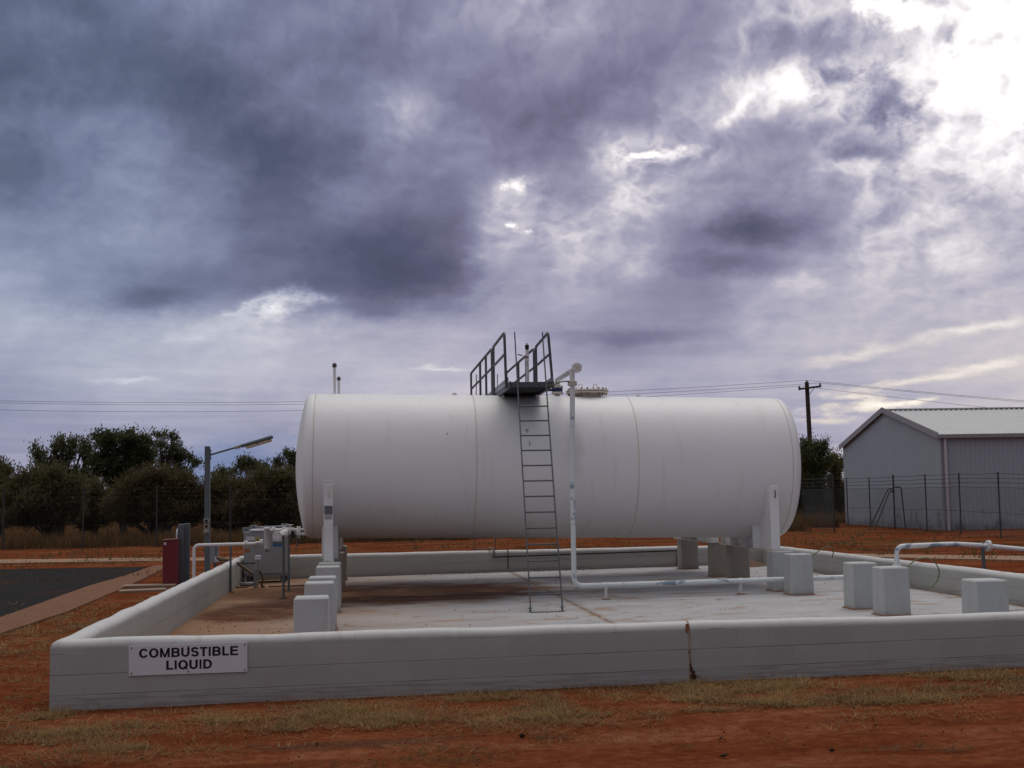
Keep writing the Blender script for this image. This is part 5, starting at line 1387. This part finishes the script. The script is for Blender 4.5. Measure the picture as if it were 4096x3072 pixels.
for i in range(30000):
    s = rng.uniform(-4.6, 12.5); t = rng.uniform(-3.9, -.12)
    k = mnoise.noise(Vector((s * .55, t * 1.1, 21.))) + .5 * mnoise.noise(Vector((s * 2.4, t * 3.4, 8.)))
    if rng.random() < (.32 + 1.1 * k) * smooth(-3.6 - .5 * smooth(2, -1, s), -1.9, t) * .5: fl_.append((s, t))
tuft_mass(fl_, 12, .075, .22, 'grass', 'flat_straw', 1.0, .0042)
tuft_mass(grn, 26, .068, .12, 'grassgreen', 'faded_grass', .45)
# scattered tufts on the track, plus weeds by the path and further out
sp_t = []
for u, v, n, sp_ in ((1640, 3045, 26, .22), (1720, 3010, 10, .15), (1800, 2985, 8, .12), (2200, 2950, 8, .08), (3600, 2990, 10, .15), (2700, 2990, 4, .1), (900, 2990, 5, .1), (3900, 3000, 8, .2), (440, 3040, 6, .2)):
    p = ghit(u, v); s, t = loc(p)
    for k in range(n): sp_t.append((s + rng.normal() * sp_ * 1.6, t + rng.normal() * sp_ * .5))
tuft_mass(sp_t, 22, .05, .07, 'grassgreen', 'faded_grass', .3)
wd_ = []
for u, v, n, sp_ in ((362, 2246, 5, .25), (540, 2241, 6, .6), (600, 2240, 5, .5), (520, 2228, 6, .8), (310, 2233, 4, .4), (3480, 2200, 8, .5), (3560, 2203, 7, .5), (3640, 2205, 5, .5), (3545, 2222, 3, .2), (4060, 2218, 6, .6), (3450, 2168, 14, 1.5), (3650, 2172, 16, 1.8), (3900, 2180, 14, 1.6), (1720, 2190, 6, .6), (2240, 2188, 8, .5), (2150, 2190, 6, .5), (80, 2236, 5, .8), (3330, 2140, 10, 1.4), (60, 2185, 5, 1.), (420, 2215, 4, .8)):
    p = ghit(u, v); s, t = loc(p)
    for k in range(n): wd_.append((s + rng.normal() * sp_, t + rng.normal() * sp_ * .6))
tuft_mass(wd_, 60, .16, .22, 'grassgreen', 'weeds', .2, .006)
# tall dead grass along the back fence
N = 32000
x = rng.uniform(-26, 21, N); y = 53.3 + 2.4 * (x + 21) / 34.3 + np.abs(rng.normal(size=N)) * 4.2
y = np.where(x > 12.5, 62 + np.abs(rng.normal(size=N)) * 4 + (x > 15.2) * 7., y)
keep = np.array([mnoise.noise(Vector((a * .55, b * .5, 1.))) + .35 * rng.random() for a, b in zip(x, y)]) > -.02
x, y = x[keep], y[keep]; P = np.stack([x, y, gzv(x, y) - .02], 1); n = len(P)
V, Fq = blades(P, rng.uniform(.25, .75, n), rng.uniform(.02, .045, n), np.abs(rng.normal(size=n)) * .28, rng.uniform(0, 6.28, n), rng.uniform(0, .8, n))
stuff(np_obj('tall_grass', V, Fq, M['grasstall']))
# short straw cover over the ground between path and fence
N = 26000
x = rng.uniform(-24, 19, N); y = rng.uniform(33.5, 54, N)
keep = np.array([mnoise.noise(Vector((a * .35, b * .6, 7.))) + .3 * mnoise.noise(Vector((a * 1.7, b * 2., 3.))) for a, b in zip(x, y)]) > .12
x, y = x[keep], y[keep]; P = np.stack([x, y, gzv(x, y) - .01], 1); n = len(P)
V, Fq = blades(P, rng.uniform(.05, .16, n), rng.uniform(.02, .04, n), rng.uniform(.3, 1.3, n), rng.uniform(0, 6.28, n), rng.uniform(0, .5, n))
stuff(np_obj('sparse_straw', V, Fq, M['grasstall']))
# litter: leaf bits and small stones on the earth, bits on the slab
def bits(s, t, z, size, mat, name):
    n = len(s); p = np.array([wld(a, b, c)[:] for a, b, c in zip(s, t, z)])
    a = rng.normal(size=(n, 3)) * np.array([1, 1, .35]); a /= np.linalg.norm(a, axis=1)[:, None]
    b = np.cross(a, rng.normal(size=(n, 3)) * np.array([.4, .4, 1])); b /= np.linalg.norm(b, axis=1)[:, None]
    c = np.cross(a, b); S = size * (.4 + 1.1 * rng.random(n) ** 2)[:, None]
    V = np.stack([p + a * S, p + b * S * .6, p - a * S, p - b * S * .6, p + c * S * .35, p - c * S * .35], 1).reshape(-1, 3)
    i = np.arange(n)[:, None] * 6
    Fq = np.concatenate([i + np.array(f) for f in ((0, 1, 4), (1, 2, 4), (2, 3, 4), (3, 0, 4), (1, 0, 5), (2, 1, 5), (3, 2, 5), (0, 3, 5))], 0)
    return stuff(np_obj(name, V, Fq, M[mat]))
n = 1500; s = rng.uniform(-4.5, 12.5, n); t = rng.uniform(-4.2, -.02, n)
bits(s, t, [gzl(a, b) + .004 for a, b in zip(s, t)], .012, 'litter', 'leaf_litter')
n = 22; s = rng.uniform(-4.5, 12.5, n); t = rng.uniform(-4.2, -1.9, n)
bits(s, t, [gzl(a, b) + .008 for a, b in zip(s, t)], .034, 'litter', 'dark_clods')
n = 1500; s = rng.uniform(-4.5, 12.5, n); t = rng.uniform(-4.2, -.3, n)
bits(s, t, [gzl(a, b) + .003 for a, b in zip(s, t)], .008, 'mote', 'small_stones')
n = 420; s = np.concatenate([rng.uniform(.4, 13, n), rng.uniform(4.4, 8.5, 160), rng.uniform(.5, 1.9, 90)]); t = np.concatenate([rng.uniform(.4, 19.2, n), 19.2 - np.abs(rng.normal(size=160)) * .25, rng.uniform(6, 9, 90)])
bits(s, t, [slabz(a) + .012 for a in s], .013, 'litter', 'leaf_litter')
n = 700; s = rng.uniform(-5, -.2, n); t = rng.uniform(0, 12, n)
bits(s, t, [gzl(a, b) + .004 for a, b in zip(s, t)], .014, 'litter', 'leaf_litter')
# ================================================================== CAMERA
cam = bpy.data.cameras.new('camera'); co = bpy.data.objects.new('camera', cam); COL.objects.link(co)
cam.sensor_width = 36; cam.lens = F / 4096 * 36; cam.clip_end = 5000; cam.clip_start = .1
co.matrix_world = Matrix.Translation((0, 0, H)) @ Matrix.Rotation(math.pi / 2 + PITCH, 4, 'X') @ Matrix.Rotation(ROLL, 4, 'Z')
sc.camera = co

# ================================================================== SKY AND LIGHT
SUN_EL, SUN_AZ = 64., 22.
w = bpy.data.worlds.new('World'); sc.world = w; w.use_nodes = True
t = NT(w.node_tree); t.n.clear()
out = t.new('ShaderNodeOutputWorld'); bg = t.new('ShaderNodeBackground'); t.l.new(bg.outputs[0], out.inputs[0])
bg.inputs['Strength'].default_value = .1
gen = t.new('ShaderNodeTexCoord').outputs['Generated']
dx, dy, dz = t.sep(t.vm('NORMALIZE', gen))
az = t.m('ARCTAN2', dx, dy); el = t.m('ARCSINE', dz)
elc = t.m('MAXIMUM', el, -.02)
# cloud layer coordinates: flatter and finer towards the horizon
ly = t.m('LOGARITHM', t.m('ADD', elc, .10), math.e)
P1 = t.comb(t.m('MULTIPLY', az, 3.2), t.m('MULTIPLY', ly, 1.35), 0)
wa = t.noise(P1, 1.7, 5, .56); wb = t.noise(t.vm('ADD', P1, (7.3, 2.1, 4.)), 1.7, 5, .56)
wc = t.noise(t.vm('ADD', P1, (1.3, 9.1, 2.)), 7.5, 4, .6); wd = t.noise(t.vm('ADD', P1, (3.3, 5.1, 8.)), 7.5, 4, .6)
AMP1, AMP2 = .085, .060
def off(a, b): return t.m('ADD', t.m('MULTIPLY', t.m('SUBTRACT', a, .5), AMP1), t.m('MULTIPLY', t.m('SUBTRACT', b, .5), AMP2))
U = t.m('ADD', t.m('ADD', t.m('DIVIDE', az, 2 * .3688), .5), off(wa, wc))
vert = t.m('SUBTRACT', t.m('DIVIDE', 1985., 192.), t.m('MULTIPLY', t.m('TANGENT', t.m('MINIMUM', elc, 1.2)), 5300. / 192))
vert = t.m('SUBTRACT', vert, t.m('MULTIPLY', az, .48))
squash = t.sstep(el, .0, .2)
vert = t.m('ADD', vert, t.m('MULTIPLY', off(wb, wd), t.m('ADD', 3.5, t.m('MULTIPLY', squash, 7.))))
vert = t.m('MINIMUM', t.m('MAXIMUM', vert, 0.), 10.)
GRID = [
 [ 98,  92, 122, 126, 118, 120, 122, 136, 146, 150, 132, 128, 146, 176, 168, 226, 258],
 [103, 106, 104, 108, 116, 112, 113, 126, 124, 128, 118, 128, 156, 166, 166, 236, 262],
 [ 90, 100,  96,  92, 106, 114, 146, 120, 114, 114, 128, 152, 196, 192, 222, 262, 272],
 [112, 120, 124, 100,  90,  96, 126, 128, 122, 128, 196, 150, 142, 152, 158, 220, 246],
 [ 96, 118, 136, 120,  98, 118, 116, 112, 166, 136, 178, 150, 132, 138, 168, 196, 204],
 [130, 132, 140, 128, 104,  98,  92, 104, 160, 176, 154, 120, 104, 128, 170, 176, 166],
 [150, 136, 118, 112, 110,  92,  88, 106, 146, 156, 140, 126, 148, 164, 172, 168, 166],
 [158, 158, 160, 170, 178, 162, 154, 160, 156, 138, 132, 142, 162, 168, 168, 172, 182],
 [148, 162, 164, 165, 168, 164, 172, 170, 165, 160, 156, 156, 160, 160, 168, 172, 176],
 [138, 142, 152, 152, 148, 156, 162, 162, 160, 158, 156, 150, 148, 154, 160, 166, 172],
 [146, 152, 146, 138, 134, 142, 152, 156, 156, 156, 156, 150, 154, 164, 168, 170, 176]]
L = None
for i, row in enumerate(GRID):
    r = t.ramp(U, [(k / 16, v / 300.) for k, v in enumerate(row)], 'B_SPLINE' if False else 'EASE')
    r = t.m('MULTIPLY', r, 300. / 255)
    wgt = t.m('SUBTRACT', 1., t.m('ABSOLUTE', t.m('SUBTRACT', vert, float(i))))
    wgt = t.sstep(wgt, 0., 1.)
    L = t.m('MULTIPLY', r, wgt) if L is None else t.m('MULTIPLY_ADD', r, wgt, L)
# single breaks and heavy undersides, ragged by the same turbulence
Vp = t.m('MULTIPLY', vert, 192.); Up = t.m('MULTIPLY', U, 4096.)
rag = t.m('SUBTRACT', t.noise(t.vm('ADD', P1, (5., 1., 3.)), 11., 6, .68), .5)
ragA = t.m('MULTIPLY', rag, 2.6); ragB = t.m('MULTIPLY', rag, 2.2); ragC = t.m('MULTIPLY', rag, 1.1)
BL = [(3700, 105, 150, 62, .55, .15), (3560, 40, 60, 50, .25, 0), (3290, 330, 70, 100, .24, .5), (3060, 430, 140, 38, .22, -.45), (2680, 605, 170, 34, .34, -.15), (2070, 718, 44, 40, .40, 0), (2070, 902, 26, 20, .40, 0),
      (1090, 1240, 150, 58, .27, -.2), (820, 1330, 240, 40, .04, -.25), (2420, 800, 230, 80, .06, -.2), (2560, 1080, 90, 70, .10, 0), (3540, 700, 140, 34, .17, .1), (3560, 1080, 90, 60, .06, 0), (3930, 1080, 160, 60, .10, 0),
      (3470, 1640, 170, 26, .24, -.1), (3440, 1600, 120, 14, .18, 0), (3640, 1548, 330, 16, .15, -.12), (3660, 1625, 120, 14, .2, -.1), (3420, 1440, 260, 22, .11, -.14), (3900, 1345, 260, 26, .14, -.16), (3960, 1490, 220, 18, .13, -.1), (3330, 1692, 120, 16, .16, 0), (3250, 1168, 120, 24, .09, -.1), (480, 1545, 100, 10, .08, 0), (1720, 1475, 120, 9, .10, 0),
      (1620, 1090, 360, 100, -.13, .12), (1500, 940, 330, 100, -.06, -.1), (3110, 925, 230, 80, -.12, 0), (3000, 1085, 300, 46, -.10, .05), (3640, 430, 150, 100, -.36, 0), (3400, 210, 200, 110, -.14, .4), (3430, 330, 110, 60, -.22, 0), (3800, 545, 150, 75, -.24, 0), (3590, 650, 150, 70, -.16, 0), (3240, 560, 130, 110, -.07, 0), (3850, 190, 90, 70, -.20, .6), (4010, 225, 50, 40, -.18, 0), (4070, 400, 50, 50, -.22, 0), (4040, 860, 130, 60, -.14, -.25),
      (520, 1215, 260, 60, -.09, -.1), (1430, 1260, 200, 40, -.07, 0), (2560, 1340, 420, 40, -.07, 0), (930, 1880, 300, 60, -.06, 0), (300, 120, 110, 60, -.05, 0), (750, 340, 320, 160, -.05, .3), (1050, 640, 260, 160, -.07, .8), (1650, 400, 160, 110, .06, -.4), (2350, 430, 420, 150, -.05, -.2)]
UV = t.comb(Up, Vp, 0)
for (bu, bv, ru, rv, am, rot) in BL:
    mp = t.new('ShaderNodeMapping', vector_type='TEXTURE'); t.put(mp.inputs[0], UV)
    mp.inputs[1].default_value = (bu, bv, 0); mp.inputs[2].default_value = (0, 0, rot); mp.inputs[3].default_value = (ru, rv, 1)
    ln_ = t.new('ShaderNodeVectorMath', operation='LENGTH'); t.put(ln_.inputs[0], mp.outputs[0])
    rr = t.m('ADD', ln_.outputs['Value'], ragA if am > .16 else (ragB if am < -.12 and ru < 230 else ragC))
    g_ = t.sstep(rr, *((1.4, -.05) if am > .16 else (1.5, -.1)))
    L = t.m('MULTIPLY_ADD', g_, am, L)
L = t.m('MULTIPLY_ADD', t.m('SUBTRACT', L, .60), 1.14, .625)
# billow detail
det = t.noise(t.vm('ADD', P1, (2., 4., 1.)), 6.0, 7, .62, .3)
def billow(ox, oy):
    q_ = t.vm('ADD', t.vm('ADD', P1, t.vm('SCALE', t.comb(wc, wd, 0), .10)), (8. + ox, 3. + oy, 5.))
    v_ = None
    for sc_2, w_ in ((4.6, .62), (10.5, .34), (24., .2)):
        n_ = t.m('MULTIPLY', t.m('ABSOLUTE', t.m('SUBTRACT', t.noise(q_, sc_2, 1.5, .5), .5)), 2 * w_)
        v_ = n_ if v_ is None else t.m('ADD', v_, n_)
    return v_
b0_ = billow(0, 0); b1_ = billow(-.022, .030)
rlf = t.m('SUBTRACT', b1_, b0_)
det2 = t.noise(t.comb(t.m('MULTIPLY', az, 2.8), t.m('MULTIPLY', ly, 6.5), 6.), 2.2, 6, .56, .5)
hor = t.m('SUBTRACT', 1., squash)
brt = t.sstep(L, .5, .78)
up_ = t.m('ADD', .10, t.m('MULTIPLY', t.sstep(el, .085, .27), .90))
L = t.m('ADD', L, t.m('MULTIPLY', t.m('SUBTRACT', det, .5), t.m('MULTIPLY', t.m('ADD', .11, t.m('MULTIPLY', brt, .20)), t.m('ADD', .35, t.m('MULTIPLY', t.sstep(el, .07, .26), .65)))))
L = t.m('ADD', L, t.m('MULTIPLY', t.m('MULTIPLY', rlf, t.m('ADD', .14, t.m('MULTIPLY', brt, .56))), up_))
L = t.m('ADD', L, t.m('MULTIPLY', t.m('MULTIPLY', t.m('SUBTRACT', .26, b0_), t.m('ADD', .03, t.m('MULTIPLY', brt, .22))), up_))
L = t.m('ADD', L, t.m('MULTIPLY', t.m('SUBTRACT', det2, .5), t.m('ADD', .04, t.m('MULTIPLY', hor, .19))))
# scraps of grey cumulus drifting across the glare
puff = t.sstep(t.noise(t.vm('ADD', P1, (4., 6., 9.)), 5.2, 6, .60), .50, .64)
L = t.m('SUBTRACT', L, t.m('MULTIPLY', t.m('MULTIPLY', puff, t.sstep(L, .74, .95)), t.m('ADD', .06, t.m('MULTIPLY', t.m('SUBTRACT', 1.16, L), .8))))
L = t.m('ADD', L, t.m('ADD', .014, t.m('MULTIPLY', hor, .012)))
# beyond the part of the sky that can be seen: an even bright overcast
outm = t.m('MAXIMUM', t.sstep(t.m('ABSOLUTE', az), .48, .95), t.sstep(el, .42, .75))
Lo = t.m('ADD', t.m('ADD', .47, t.m('MULTIPLY', t.sstep(el, .25, 1.05), .33)), t.m('SUBTRACT', t.m('MULTIPLY', t.m('SUBTRACT', wa, .5), .5), t.m('MULTIPLY', dx, .13)))
L = t.m('ADD', t.m('MULTIPLY', L, t.m('SUBTRACT', 1., outm)), t.m('MULTIPLY', Lo, outm))
colr = t.ramp(t.m('DIVIDE', L, 1.25), [(p_ / 1.25, c_) for p_, c_ in ((0, lin((56, 62, 84))), (.30, lin((78, 85, 110))), (.40, lin((97, 102, 127))), (.48, lin((116, 120, 148))), (.56, lin((138, 141, 167))),
                  (.64, lin((161, 162, 184))), (.72, lin((184, 184, 199))), (.80, lin((207, 206, 215))), (.88, lin((227, 226, 231))), (.98, lin((247, 247, 249))), (1.08, (1.08, 1.08, 1.08)), (1.25, (1.2, 1.2, 1.2)))])
# bluer to the left, violet where the undersides are darkest, creamy low on the right
lf = t.sstep(U, .0, .55)
tint = t.mix(lf, t.mix(hor, (.88, 1.0, 1.02), (.98, .98, 1.0)), t.mix(t.sstep(L, .36, .6), (1.10, .95, .97), (1.03, .985, .985)))
colr = t.mix(1.0, colr, t.mix(outm, tint, (1.05, 1.03, .90)), 'MULTIPLY')
hs = t.new('ShaderNodeHueSaturation'); hs.inputs['Saturation'].default_value = .97; t.put(hs.inputs['Color'], colr); colr = hs.outputs[0]
warm = t.m('MULTIPLY', t.m('MULTIPLY', t.sstep(L, .66, .82), hor), t.sstep(U, .3, .8))
colr = t.mix(t.m('MULTIPLY', warm, .8), colr, t.mix(1.0, colr, (1.07, 1.0, .80), 'MULTIPLY'))
sky = t.new('ShaderNodeTexSky', sky_type='NISHITA', sun_disc=False)
sky.sun_elevation = math.radians(SUN_EL); sky.sun_rotation = math.radians(SUN_AZ); sky.dust_density = 3.
# a little clear sky shows low on the left between the clouds
mp = t.new('ShaderNodeMapping', vector_type='TEXTURE'); t.put(mp.inputs[0], UV)
mp.inputs[1].default_value = (880, 1880, 0); mp.inputs[3].default_value = (420, 150, 1)
ln_ = t.new('ShaderNodeVectorMath', operation='LENGTH'); t.put(ln_.inputs[0], mp.outputs[0])
thin = t.sstep(t.m('ADD', ln_.outputs['Value'], ragC), 1.2, .2)
colr = t.mix(t.m('MULTIPLY', thin, .75), colr, lin((112, 132, 172)))
fin = t.vm('ADD', t.vm('SCALE', colr, 10.), t.vm('SCALE', sky.outputs[0], .02))
t.l.new(fin, bg.inputs['Color'])
sun = bpy.data.lights.new('sun', 'SUN'); sun.energy = SUN_E = .85; sun.angle = math.radians(32); sun.color = (1., .965, .91)
so = bpy.data.objects.new('sun', sun); COL.objects.link(so)
d = Vector((math.sin(math.radians(SUN_AZ)) * math.cos(math.radians(SUN_EL)), math.cos(math.radians(SUN_AZ)) * math.cos(math.radians(SUN_EL)), math.sin(math.radians(SUN_EL))))
so.rotation_euler = (-d).to_track_quat('-Z', 'Y').to_euler(); so.location = d * 60
sc.view_settings.view_transform = 'Standard'; sc.view_settings.look = 'None'; sc.view_settings.exposure = 0; sc.view_settings.gamma = 1
sc.cycles.max_bounces = 6; sc.cycles.transparent_max_bounces = 12
w.cycles.sampling_method = 'MANUAL'; w.cycles.sample_map_resolution = 512
